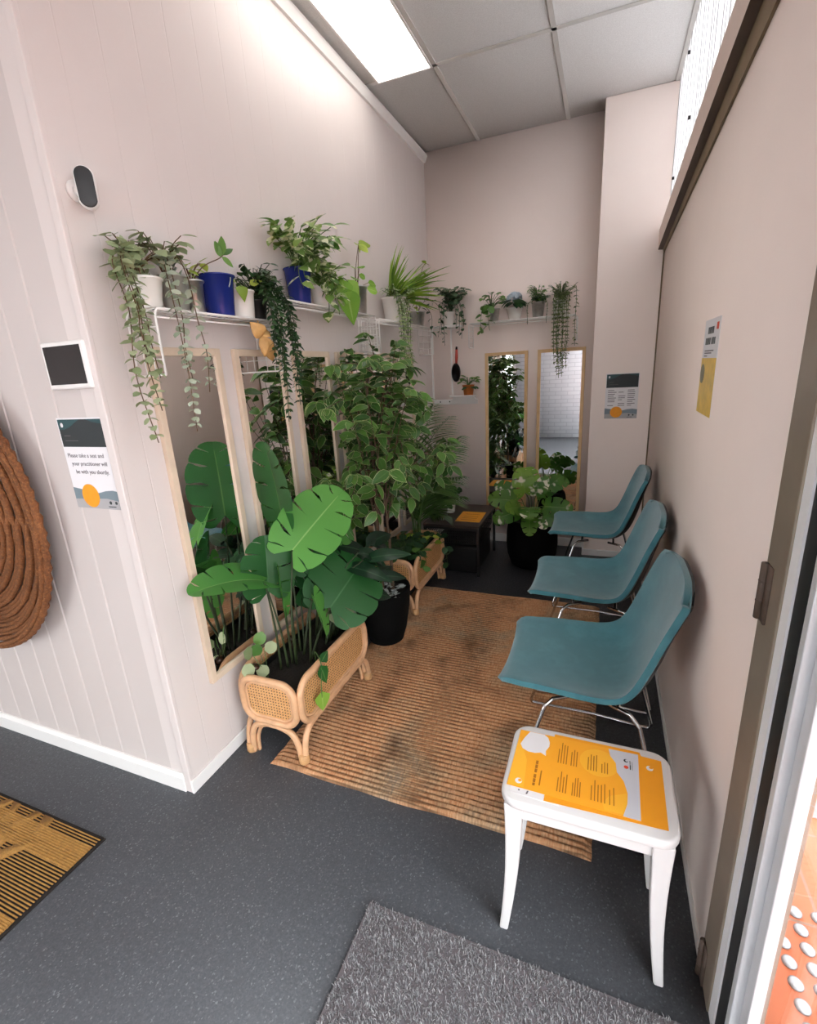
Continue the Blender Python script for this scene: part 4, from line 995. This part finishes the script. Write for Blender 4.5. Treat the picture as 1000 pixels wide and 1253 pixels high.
# terracotta pot on the ledge
o = potted('succulent', 'little terracotta pot with a green plant on the white ledge', 'potted plant', (-1.015, YB-.066, 1.2355), .046, .082, 'terracotta')
p = Plant(o); b = V((-1.015, YB-.066, 1.31))
bush(p.s, p.L('green'), b, 16, .075, .065, .05, .03, 'ovate', k=1); bush(p.s, p.L('dark_vine'), b+V((.02, -.03, -.01)), 8, .05, .0, .05, .03, 'ovate', k=1)
p.done()
# ================================================================== RATTAN PLANTERS
def planter(label, x0, x1, y0, y1, zr):
    """x0 is the wall side; feet on that side stand on the floor, the others on the rug when zr > 0"""
    o = thing('rattan_planter', label, 'planter', ((x0+x1)/2, (y0+y1)/2, 0), 'rattan planters along the mirrors')
    zt, zl = .358, .168
    def panel(name, P, w, h, r):
        cz = (zt+zl)/2
        fr = one(name, M['rattan'], lambda m: tube(m, [P(a, cz+b) for a, b in rrect(w, h, r, 8)], .0135, 10, True), o)
        one('inner_ring', M['rattan'], lambda m: tube(m, [P(a, cz+b) for a, b in rrect(w-.036, h-.036, r-.016, 8)], .0055, 8, True), fr)
        def web(m):
            q = [P(a, cz+b) for a, b in rrect(w-.012, h-.012, r-.006, 8)]; m.add(q, [tuple(range(len(q)))])
        one('cane_webbing', M['cane'], web, fr, smooth=False)
    yc = (y0+y1)/2; xc = (x0+x1)/2
    panel('side_panel', lambda a, z: (x1-.010, yc+a, z), (y1-y0)-.046, zt-zl, .068)
    panel('side_panel', lambda a, z: (x0+.010, yc+a, z), (y1-y0)-.046, zt-zl, .068)
    panel('end_panel', lambda a, z: (xc+a, y0+.010, z), (x1-x0)-.052, zt-zl-.006, .060)
    panel('end_panel', lambda a, z: (xc+a, y1-.010, z), (x1-x0)-.052, zt-zl-.006, .060)
    def arch(P, a, b, za, zb_):
        e = .055; top = zl-.014
        return smooth([P(a, za), P(a+.002, .05), P(a+.010, .095), P(a+e*.6, top-.018), P(a+e*1.5, top), P((a+b)/2, top+.001), P(b-e*1.5, top), P(b-e*.6, top-.018), P(b-.010, .095), P(b-.002, .05), P(b, zb_)], 5)
    for xx, zf in ((x1-.012, zr), (x0+.012, 0)):
        one('leg_arch', M['rattan'], lambda m: (tube(m, arch(lambda a, z: (xx, a, z), y0+.012, y1-.012, zf, zf), .0125, 10), tube(m, [(q[0], q[1], q[2]-.021) if q[2] > .10 else q for q in []] or [(xx, y0+.1, zl-.004), (xx, y1-.1, zl-.004)], .009, 8)), o)
    for yy in (y0+.012, y1-.012):
        one('leg_arch', M['rattan'], lambda m: (tube(m, arch(lambda a, z: (a, yy, z), x0+.030, x1-.030, 0, zr), .0125, 10), tube(m, arch(lambda a, z: (a, yy+.012*(1 if yy < yc else -1), z-.012 if z > .06 else z), x0+.046, x1-.046, 0, zr), .008, 8)), o)
    for xx, zf in ((x1-.019, zr), (x0+.019, 0)):
        for yy in (y0+.012, y1-.012):
            one('foot_binding', M['rattan_wrap'], lambda m: tube(m, [(xx, yy, zf), (xx, yy, zf+.006), (xx, yy, zf+.034), (xx, yy, zf+.040)], [.019, .0215, .0205, .016], 12), o)
    ln = one('liner', M['blackplastic'], lambda m: [box(m, *b) for b in ((x0+.026, x1-.026, y0+.026, y1-.026, zl+.012, zl+.020), (x0+.026, x1-.026, y0+.026, y0+.030, zl+.02, .325), (x0+.026, x1-.026, y1-.030, y1-.026, zl+.02, .325), (x0+.026, x0+.030, y0+.03, y1-.03, zl+.02, .325), (x1-.030, x1-.026, y0+.03, y1-.03, zl+.02, .325))], o, smooth=False)
    one('soil', M['soil'], lambda m: box(m, x0+.030, x1-.030, y0+.030, y1-.030, zl+.02, .300), o, smooth=False)
    return o
planter('rattan planter with cane panels nearest the white wall corner, holding the monstera', -1.282, -.990, 1.222, 1.800, .014)
planter('rattan planter further along the mirrors, between the black ficus pot and the dark side table', -1.290, -.992, 2.445, 3.020, .014)

# ---- monstera in the first planter
EYE = V((0, 0, 1.45))
o = thing('monstera', 'large monstera with split green leaves growing in the near rattan planter', 'plant', (-1.14, 1.47, .30))
SM = MB()
def mleaf(base, tip_dir, face, L, W, mat, root, lean=(0, 0, 0), **kw):
    """stalk from root to base and the blade"""
    base = V(base); root = V(root); mb = MB(); monstera_leaf(mb, base, tip_dir, face, L, W, **kw)
    mb.build('leaf', M[mat], o)
    mid = (base+root)/2+V(lean); P_ = smooth([root, mid, base], 7)
    tube(SM, P_, [.0055-.0025*i/(len(P_)-1) for i in range(len(P_))], 7)
def toward(p, dx=0, dy=0, dz=0): return (EYE-V(p)).normalized()+V((dx, dy, dz))
# big bright leaf in front
b = (-1.085, 1.43, .815); mleaf(b, (.30, .62, .52), toward(b, .05, .1, .30), .335, .255, 'monstera_bright', (-1.14, 1.43, .30), (.02, -.05, 0), curl=.22, fold=.10, g=.8)
# second bright leaf just behind it
b = (-1.12, 1.64, .86); mleaf(b, (.35, .75, -.20), toward(b, .2, 0, .7), .25, .23, 'monstera_bright', (-1.15, 1.50, .30), (0, .02, 0), curl=.35, g=.3)
# tall dark leaf
b = (-1.180, 1.515, .905); mleaf(b, (-.03, -.0, 1), (-.40, -.88, .15), .32, .27, 'monstera', (-1.16, 1.46, .30), (0, 0, 0), curl=-.1, fold=.18, g=.6)
# low dark leaf over the front panel
b = (-1.02, 1.545, .52); mleaf(b, (.20, .55, .42), toward(b, .1, -.1, .15),   .30, .32, 'monstera_dark', (-1.10, 1.48, .30), (0, 0, .02), curl=.28, fold=.06, g=.8)
# left pair against the first mirror
b = (-1.16, 1.335, .72); mleaf(b, (-.15, -.55, .33), (.1, -.35, .95), .27, .20, 'monstera_bright', (-1.18, 1.38, .30), (0, .01, 0), curl=.45, fold=.25, g=.15)
b = (-1.175, 1.365, .66); mleaf(b, (.04, .10, .85), (.80, -.45, .1), .22, .22, 'monstera_dark', (-1.16, 1.40, .30), (.01, 0, 0), curl=.15, fold=.2, g=.7)
# small bright leaf seen nearly edge-on
b = (-1.045, 1.475, .60); mleaf(b, (.12, .16, -.75), (.92, .35, .15), .20, .13, 'monstera_bright', (-1.09, 1.46, .30), (0, 0, .08), curl=.1, fold=.3, g=.7, K=4)
b = (-1.15, 1.415, .74); mleaf(b, (.02, .03, -1), (.75, .25, .1), .22, .12, 'monstera_bright', (-1.16, 1.43, .30), (0, 0, .1), curl=.05, fold=.35, g=.35, K=4)
# dark leaf facing the mirror, and one above for the reflection
b = (-1.20, 1.56, .70); mleaf(b, (.1, .45, .45), toward(b, .3, .2, .5), .26, .23, 'monstera_dark', (-1.18, 1.52, .30), g=.3)
b = (-1.20, 1.60, .56); mleaf(b, (.4, .55, -.05), toward(b, .3, .1, .8), .25, .24, 'monstera_dark', (-1.18, 1.55, .30), g=.2)
b = (-1.08, 1.66, .43); mleaf(b, (.6, .3, -.28), toward(b, .2, .1, .7), .13, .11, 'eucalyptus', (-1.10, 1.60, .30), g=.6, K=3)
SM.build('stalks', M['stem_dark'], o)
# trailing pothos in the same planter
o = thing('pothos_plant', 'small pothos vine hanging over the front cane panel of the near planter', 'plant', (-1.03, 1.36, .30))
p = Plant(o)
P_ = smooth([(-1.04, 1.43, .30), (-1.02, 1.40, .40), (-.975, 1.37, .37), (-.968, 1.345, .30), (-.966, 1.335, .245)], 5); tube(p.s, P_, .002, 5)
leaf(p.L('monstera'), (-.970, 1.360, .365), (.15, .15, -1), (.9, -.4, .2), .085, .055, 'heart', .1, .1); leaf(p.L('monstera'), (-.972, 1.372, .385), (.1, .6, .3), (.9, -.4, .4), .05, .045, 'heart', .1, .1)
leaf(p.L('heart'), (-.966, 1.338, .262), (.1, -.15, -1), (.9, -.5, .3), .075, .07, 'heart', .1, .1)
for q, dd in (((-1.235, 1.275, .385), (.1, -.4, -.2)), ((-1.24, 1.30, .40), (.3, .1, .6)), ((-1.23, 1.285, .42), (.1, -.6, .5)), ((-1.22, 1.31, .36), (.5, -.4, -.3)), ((-1.24, 1.33, .43), (.2, .3, .7)), ((-1.225, 1.35, .40), (.6, .2, .3))):
    tube(p.s, [(-1.20, 1.32, .30), q], .0016, 4); leaf(p.L('green' if rnd() < .6 else 'eucalyptus'), q, dd, (.7, -.5, .5), .06, .05, 'round', .1, .1)
p.done()
for lab, y, z, r in (('small amber glass watering globe at the wall-corner end of the near planter', 1.292, .352, .020), ('small amber glass watering globe beside the stalks at the mirror side of the near planter', 1.52, .352, .016)):
    o = thing('watering_globe', lab, 'ornament', (-1.235 if r > .018 else -1.225, y, .30)); x = -1.235 if r > .018 else -1.225
    one('bulb', M['amber'], lambda m: lathe(m, [(r*math.sin(PI*k/12)+.0005, -r*math.cos(PI*k/12)) for k in range(13)], (x, y, z), 18), o)
    one('neck', M['amber'], lambda m: tube(m, [(x, y, .285), (x, y, z-r+.002)], .004, 8), o)
# ---- calathea (dark arching leaves) at the far end of the planter
o = thing('calathea', 'dark arching long-leaved plant crowded behind the monstera at the far planter end', 'plant', (-1.12, 1.72, .30))
p = Plant(o)
for i in range(26):
    a = uni(-.5, 1.9); r = uni(.12, .34); h = uni(.10, .42); base = V((-1.14+uni(-.05, .05), 1.67+uni(-.05, .04), .30))
    e = base+V((math.sin(a+.2)*r*.55 if a > 0 else .02, math.cos(a-.6)*r*.6, h+.05)); e.x = max(e.x, -1.24)
    P_ = smooth([base, (base+e)/2+V((0, 0, .10)), e], 5); tube(p.s, P_, .003, 5)
    dd = safe(e, V((uni(.1, .8), uni(-.1, 1.0), uni(-.7, .35))), .2, XL+.06); leaf(p.L('calathea'), e, dd, V((.5, -.5, 1)), uni(.15, .25), uni(.055, .095), 'ovate', uni(.2, .6), .2, 7)
p.done('stem_dark')

# ================================================================== FICUS
o = thing('ficus', 'tall variegated ficus tree in a black fabric pot between the rattan planters', 'potted plant', (-1.062, 2.165, 0))
pc = (-1.072, 2.158, .016)
one('pot', M['blackpot'], lambda m: lathe(m, [(.001, 0), (.088, 0), (.096, .006), (.118, .08), (.139, .20), (.147, .29), (.149, .312), (.146, .320), (.138, .316), (.136, .27), (.001, .27)], pc, 36), o)
one('soil', M['soil'], lambda m: lathe(m, [(.001, .26), (.136, .26), (.134, .282), (.001, .288)], pc, 24), o)
p = Plant(o); tips = []
def branch(path, r0, r1): P_ = smooth(path, 6); tube(p.s, P_, [r0+(r1-r0)*i/(len(P_)-1) for i in range(len(P_))], 7); return P_
t1 = branch([(-1.075, 2.155, .29), (-1.085, 2.165, .55), (-1.075, 2.16, .80), (-1.09, 2.19, 1.15), (-1.12, 2.25, 1.50)], .013, .005)
t2 = branch([(-1.020, 2.175, .29), (-1.025, 2.185, .55), (-1.04, 2.20, .80), (-1.03, 2.26, 1.10), (-1.06, 2.36, 1.45)], .009, .004)
t3 = branch([(-1.095, 2.20, .29), (-1.12, 2.23, .60), (-1.15, 2.25, .90), (-1.17, 2.30, 1.30)], .009, .004)
BL = ((-1.07, 2.22, 1.12, .24, .40, .40), (-1.14, 2.34, 1.47, .17, .38, .17), (-1.02, 2.50, .98, .24, .30, .20), (-1.04, 2.12, .80, .20, .24, .15), (-1.13, 2.00, 1.36, .15, .20, .18), (-.98, 2.62, 1.10, .18, .22, .15))
for i in range(96):
    T = (t1, t2, t3)[i % 3]; q = T[int(uni(.38, 1)*(len(T)-1))]
    c = BL[[0, 0, 0, 1, 1, 2, 2, 3, 4, 5][i % 10]]; d_ = V((random.gauss(0, 1), random.gauss(0, 1), random.gauss(0, 1))).normalized()
    e = V((c[0]+d_.x*c[3], c[1]+d_.y*c[4], c[2]+d_.z*c[5])); e.x = max(e.x, XL+.09)
    P_ = branch([q, (q+e)/2+V((0, 0, .05)), e], .0035, .0012)
    for k in range(3, len(P_)):
        for j in range(1):
            t = (P_[k]-P_[k-1]).normalized(); dd = safe(P_[k], t*.5+rdir(-.45)*.9, .085, XL+.05); L_ = uni(.062, .100)
            leaf(p.L('ficus'), P_[k], dd, V((uni(-.2, .7), uni(-.8, .1), .7)), L_, L_*uni(.46, .56), 'ovate', uni(.1, .35), uni(.1, .25), 5)
    for j in range(4):
        dd = safe(P_[-1], (P_[-1]-P_[-2]).normalized()*.4+rdir(-.4), .085, XL+.05); L_ = uni(.065, .105)
        leaf(p.L('ficus'), P_[-1]+rdir()*.01, dd, V((uni(-.2, .8), uni(-.9, .1), .6)), L_, L_*.5, 'ovate', uni(.1, .35), uni(.1, .25), 5)
p.done('bark')
o = thing('fittonia', 'low silver-leaved ground plant covering the soil below the ficus trunks', 'plant', (-1.0, 2.11, .30))
p = Plant(o)
for i in range(75):
    a = uni(0, 2*PI); r = .105*math.sqrt(rnd()); q = V((-1.05+r*math.cos(a), 2.135+r*math.sin(a)*.9, .300+uni(.0, .03)))
    leaf(p.L('silverleaf'), q, rdir(uni(-.1, .5)), (.2, -.4, 1), uni(.035, .055), uni(.016, .024), 'ovate', .2, .2, 5)
p.done()
# ================================================================== PALM and pothos in the second planter
o = thing('palm', 'feathery dark green palm standing in the far rattan planter behind the ficus', 'plant', (-1.13, 2.82, .30))
p = Plant(o)
fr = [((-.93, 3.28, .99), .55), ((-.93, 3.30, .70), .45), ((-1.16, 3.25, 1.24), .55), ((-1.02, 3.32, 1.12), .5), ((-.86, 2.95, .95), .4), ((-.90, 3.18, .58), .35), ((-1.20, 2.65, 1.22), .4), ((-1.0, 3.10, .46), .35), ((-1.10, 3.42, .86), .4), ((-.88, 2.80, .75), .35), ((-1.05, 3.05, 1.22), .45)]
for (tx, ty, tz), hh in fr:
    b = V((-1.13+uni(-.03, .03), 2.82+uni(-.05, .05), .30)); e = V((tx, ty, tz)); m_ = b*.45+e*.55+V((-.03, -.06, hh*.42)); m_.x = max(m_.x, XL+.06)
    P_ = smooth([b, b*.75+m_*.25+V((0, 0, .12)), m_, e], 9); tube(p.s, P_, [.005-.004*i/(len(P_)-1) for i in range(len(P_))], 6)
    for k in range(8, len(P_)):
        t = (P_[k]-P_[k-1]).normalized(); s = t.cross(V((0, 0, 1))).normalized(); fL = .20*math.sin(PI*(.25+.75*(k-8)/(len(P_)-8)))+.05
        for sd in (-1, 1):
            for q in (0, .5) if k > 26 else (0,):
                dd = safe(P_[k]-t*.012*q, t*.9+s*sd*.75+V((0, 0, -.25)), fL, XL+.04); leaf(p.L('palm'), P_[k]-(P_[k]-P_[k-1])*q, dd, (0, -.2, 1), fL*uni(.9, 1.1), .018, 'lance', .25, .1, 5)
p.done('stem_green')
o = thing('pothos_plant', 'round-leaved pothos spilling over the front cane panel of the far planter', 'plant', (-1.10, 2.58, .30))
p = Plant(o); b = V((-1.12, 2.60, .30))
bush(p.s, p.L('dark_vine'), b, 46, .14, .16, .06, .05, 'round', k=2)
bush(p.s, p.L('yellowgreen'), V((-1.05, 2.74, .30)), 12, .10, .15, .06, .045, 'ovate', k=1)
vine(p.s, p.L('green'), [b, (-1.04, 2.56, .42), (-.975, 2.56, .36), (-.966, 2.57, .27)], .035, .065, .06, 'round', pair=False, taper=.1)
vine(p.s, p.L('dark_vine'), [(-1.08, 2.80, .30), (-1.02, 2.90, .40), (-.965, 2.93, .30), (-.955, 2.95, .17), (-.95, 2.97, .14)], .030, .06, .05, 'round', pair=False, taper=.1)
p.done()

# ================================================================== SIDE TABLE
x0, x1, y0, y1, H = -1.185, -.768, 3.115, 3.675, .380
o = thing('side_table', 'dark brown side table with wire basket in the back corner', 'table', ((x0+x1)/2, (y0+y1)/2, 0))
one('tabletop', M['tabletop'], lambda m: box(m, x0, x1, y0, y1, H-.018, H), o, smooth=False, bevel=.002)
for xx in (x0+.012, x1-.012):
    for yy in (y0+.012, y1-.012): one('leg', M['blackmetal'], lambda m: box(m, xx-.009, xx+.009, yy-.009, yy+.009, 0, H-.018), o, smooth=False)
one('frame', M['blackmetal'], lambda m: [box(m, *b) for b in ((x0+.02, x1-.02, y0+.006, y0+.018, H-.034, H-.018), (x0+.02, x1-.02, y1-.018, y1-.006, H-.034, H-.018), (x1-.018, x1-.006, y0+.02, y1-.02, H-.034, H-.018), (x0+.006, x0+.018, y0+.02, y1-.02, H-.034, H-.018))], o, smooth=False)
def basket(m):
    a0, a1, b0, b1, c0_, c1_ = x0+.03, x1-.03, y0+.022, y1-.03, H-.14, H-.045
    for k in range(22):
        x = a0+(a1-a0)*k/21; tube(m, [(x, b0, c1_), (x, b0, c0_), (x, b1, c0_), (x, b1, c1_)], .0014, 4)
    for k in range(26):
        y = b0+(b1-b0)*k/25; tube(m, [(a0, y, c1_), (a0, y, c0_), (a1, y, c0_), (a1, y, c1_)], .0014, 4)
    for k in range(6):
        z = c0_+(c1_-c0_)*k/5; tube(m, [(a0, b0, z), (a1, b0, z), (a1, b1, z), (a0, b1, z)], .0022 if k in (0, 5) else .0014, 4, True)
bk = one('wire_basket', M['black_mesh'], basket, o)
one('label_holder', M['blackmetal'], lambda m: [box(m, *b) for b in ((-1.03, -.93, y0+.014, y0+.018, H-.112, H-.108), (-1.03, -.93, y0+.014, y0+.018, H-.076, H-.072), (-1.03, -1.026, y0+.014, y0+.018, H-.108, H-.076), (-.934, -.93, y0+.014, y0+.018, H-.108, H-.076))], bk, smooth=False)
o = thing('storage_box', 'black storage box standing on the floor under the side table', 'box', ((x0+x1)/2, 3.42, 0))
one('body', M['blackplastic'], lambda m: box(m, x0+.035, x1-.035, y0+.06, y1-.05, 0, .185), o, smooth=False, bevel=.006)
one('lid', M['blackplastic'], lambda m: box(m, x0+.028, x1-.028, y0+.052, y1-.042, .185, .205), o, smooth=False, bevel=.004)
o = sheet('flyer', 'orange flyer lying on the dark side table in the corner', [(-.972, 3.215), (-.790, 3.215), (-.798, 3.47), (-.978, 3.465)], H+.0003, M['orange_paper'])
on(o, 'print', M['print_brown'], [[(-.94, y), (-.83, y), (-.83, y+.006), (-.94, y+.006)] for y in (3.26, 3.30, 3.34, 3.40)], H+.0009)
o = potted('table_plant', 'little plant in a tin pot on the near edge of the side table', 'potted plant', (-1.075, 3.245, H+.0005), .042, .095, 'tin'); p = Plant(o)
bush(p.s, p.L('dark_vine'), V((-1.075, 3.245, H+.09)), 22, .09, .09, .06, .045, 'round', k=2); p.done()
o = potted('table_plant', 'little plant in a white pot on the back edge of the side table', 'potted plant', (-1.075, 3.44, H+.0005), .045, .09, 'white_pot'); p = Plant(o)
bush(p.s, p.L('dark_vine'), V((-1.075, 3.44, H+.085)), 22, .09, .10, .055, .045, 'round', k=2); p.done()

# ================================================================== BIG BLACK POT
o = thing('white_monstera', 'white-splashed monstera in a big round black pot before the honey framed mirrors', 'potted plant', (-.455, 3.475, 0))
pc = (-.455, 3.475, .0)
one('pot', M['blackpot'], lambda m: lathe(m, [(.001, 0), (.140, 0), (.152, .010), (.178, .09), (.186, .17), (.184, .25), (.175, .32), (.166, .348), (.160, .356), (.152, .352), (.150, .30), (.001, .29)], pc, 40), o)
one('soil', M['soil'], lambda m: lathe(m, [(.001, .28), (.15, .28), (.148, .31), (.001, .316)], pc, 24), o)
SM = MB()
def vleaf(base, tip, face, L, W, mat, **kw):
    b = V(base); mb = MB(); monstera_leaf(mb, b, tip, face, L*.9, W*.9, slit=.22, inner=.3, **kw); mb.build('leaf', M[mat], o)
    tube(SM, smooth([(-.455+(b.x+.455)*.15, 3.475, .30), ((b.x-.455)/2+.0, (b.y+3.475)/2, b.z*.6+.16), b], 5), .003, 6)
F = lambda p: toward(p, 0, 0, .35)
for bx, by, bz, tip, L, W, mat, g in (
        (-.56, 3.40, .50, (-.9, -.35, .22), .22, .17, 'varieg', .3), (-.60, 3.46, .545, (-.75, .1, .45), .17, .13, 'varieg_white', .5), (-.50, 3.42, .56, (-.15, -.1, .9), .20, .18, 'varieg', .9),
        (-.54, 3.34, .44, (-.8, -.5, -.15), .20, .15, 'varieg', .2), (-.62, 3.33, .40, (-.7, -.3, -.35), .11, .10, 'varieg_white', .5), (-.42, 3.40, .55, (.35, -.2, .75), .17, .12, 'varieg_white', .6),
        (-.46, 3.35, .47, (.1, -.75, .05), .19, .17, 'varieg', .25), (-.36, 3.40, .47, (.85, -.3, .12), .21, .16, 'varieg', .15), (-.38, 3.46, .56, (.6, .1, .65), .19, .15, 'varieg', .1), (-.34, 3.47, .60, (.75, .2, .3), .16, .12, 'green', .2),
        (-.45, 3.30, .41, (.1, -.7, -.45), .15, .13, 'varieg', .4), (-.40, 3.31, .40, (.55, -.6, -.2), .11, .09, 'varieg_white', .6), (-.48, 3.50, .58, (-.05, .3, .8), .18, .16, 'heart', .4), (-.36, 3.34, .42, (.7, -.45, .0), .17, .15, 'green', .1), (-.52, 3.33, .47, (-.25, -.7, .25), .17, .14, 'varieg', .5)):
    vleaf((bx, by, bz), tip, F((bx, by, bz)), L, W, mat, g=g, K=5, curl=.35)
SM.build('stalks', M['stem_green'], o)

# ================================================================== LIGHT, WORLD, CAMERA
w = bpy.data.worlds.new('overcast'); sc.world = w; w.use_nodes = True; nt = w.node_tree
bg = nt.nodes['Background']; bg.inputs[0].default_value = (.97, .97, 1.0, 1); bg.inputs[1].default_value = 3.6
def added_fill_light():  # unseen panel lamp, added to brighten the room
    o = thing('ceiling_light', 'added long white fill panel, out of view in the ceiling over the entrance', 'light', (-1.8, -.65, ZC))
    one('frame', M['white'], lambda m: box(m, -2.11, -1.50, -1.26, -.08, ZC-.006, ZC), o, smooth=False)
    one('diffuser', M['lit'], lambda m: box(m, -2.09, -1.52, -1.24, -.10, ZC-.009, ZC-.006), o, smooth=False)
added_fill_light()

cam = bpy.data.cameras.new('camera'); co = bpy.data.objects.new('camera', cam); COL.objects.link(co)
cam.sensor_fit = 'HORIZONTAL'; cam.sensor_width = 36; cam.lens = 36*587.73/1000; cam.clip_start = .02
right = V((0.928311912721782, 0.36760078971, -0.05573734925)); down = V((0.0544037432745, -0.28259733187, -0.95769461768)); fwd = V((-0.36780052395, 0.8860070019, -0.28233732867))
co.matrix_world = Matrix((right, -down, -fwd)).transposed().to_4x4(); co.location = (0, 0, 1.45)
cam.shift_y = 0.0005
sc.camera = co
vs = sc.view_settings; vs.view_transform = 'Standard'; vs.look = 'None'; vs.gamma = 1; vs.use_curve_mapping = False; vs.exposure = 1.06
sc.render.film_transparent = False
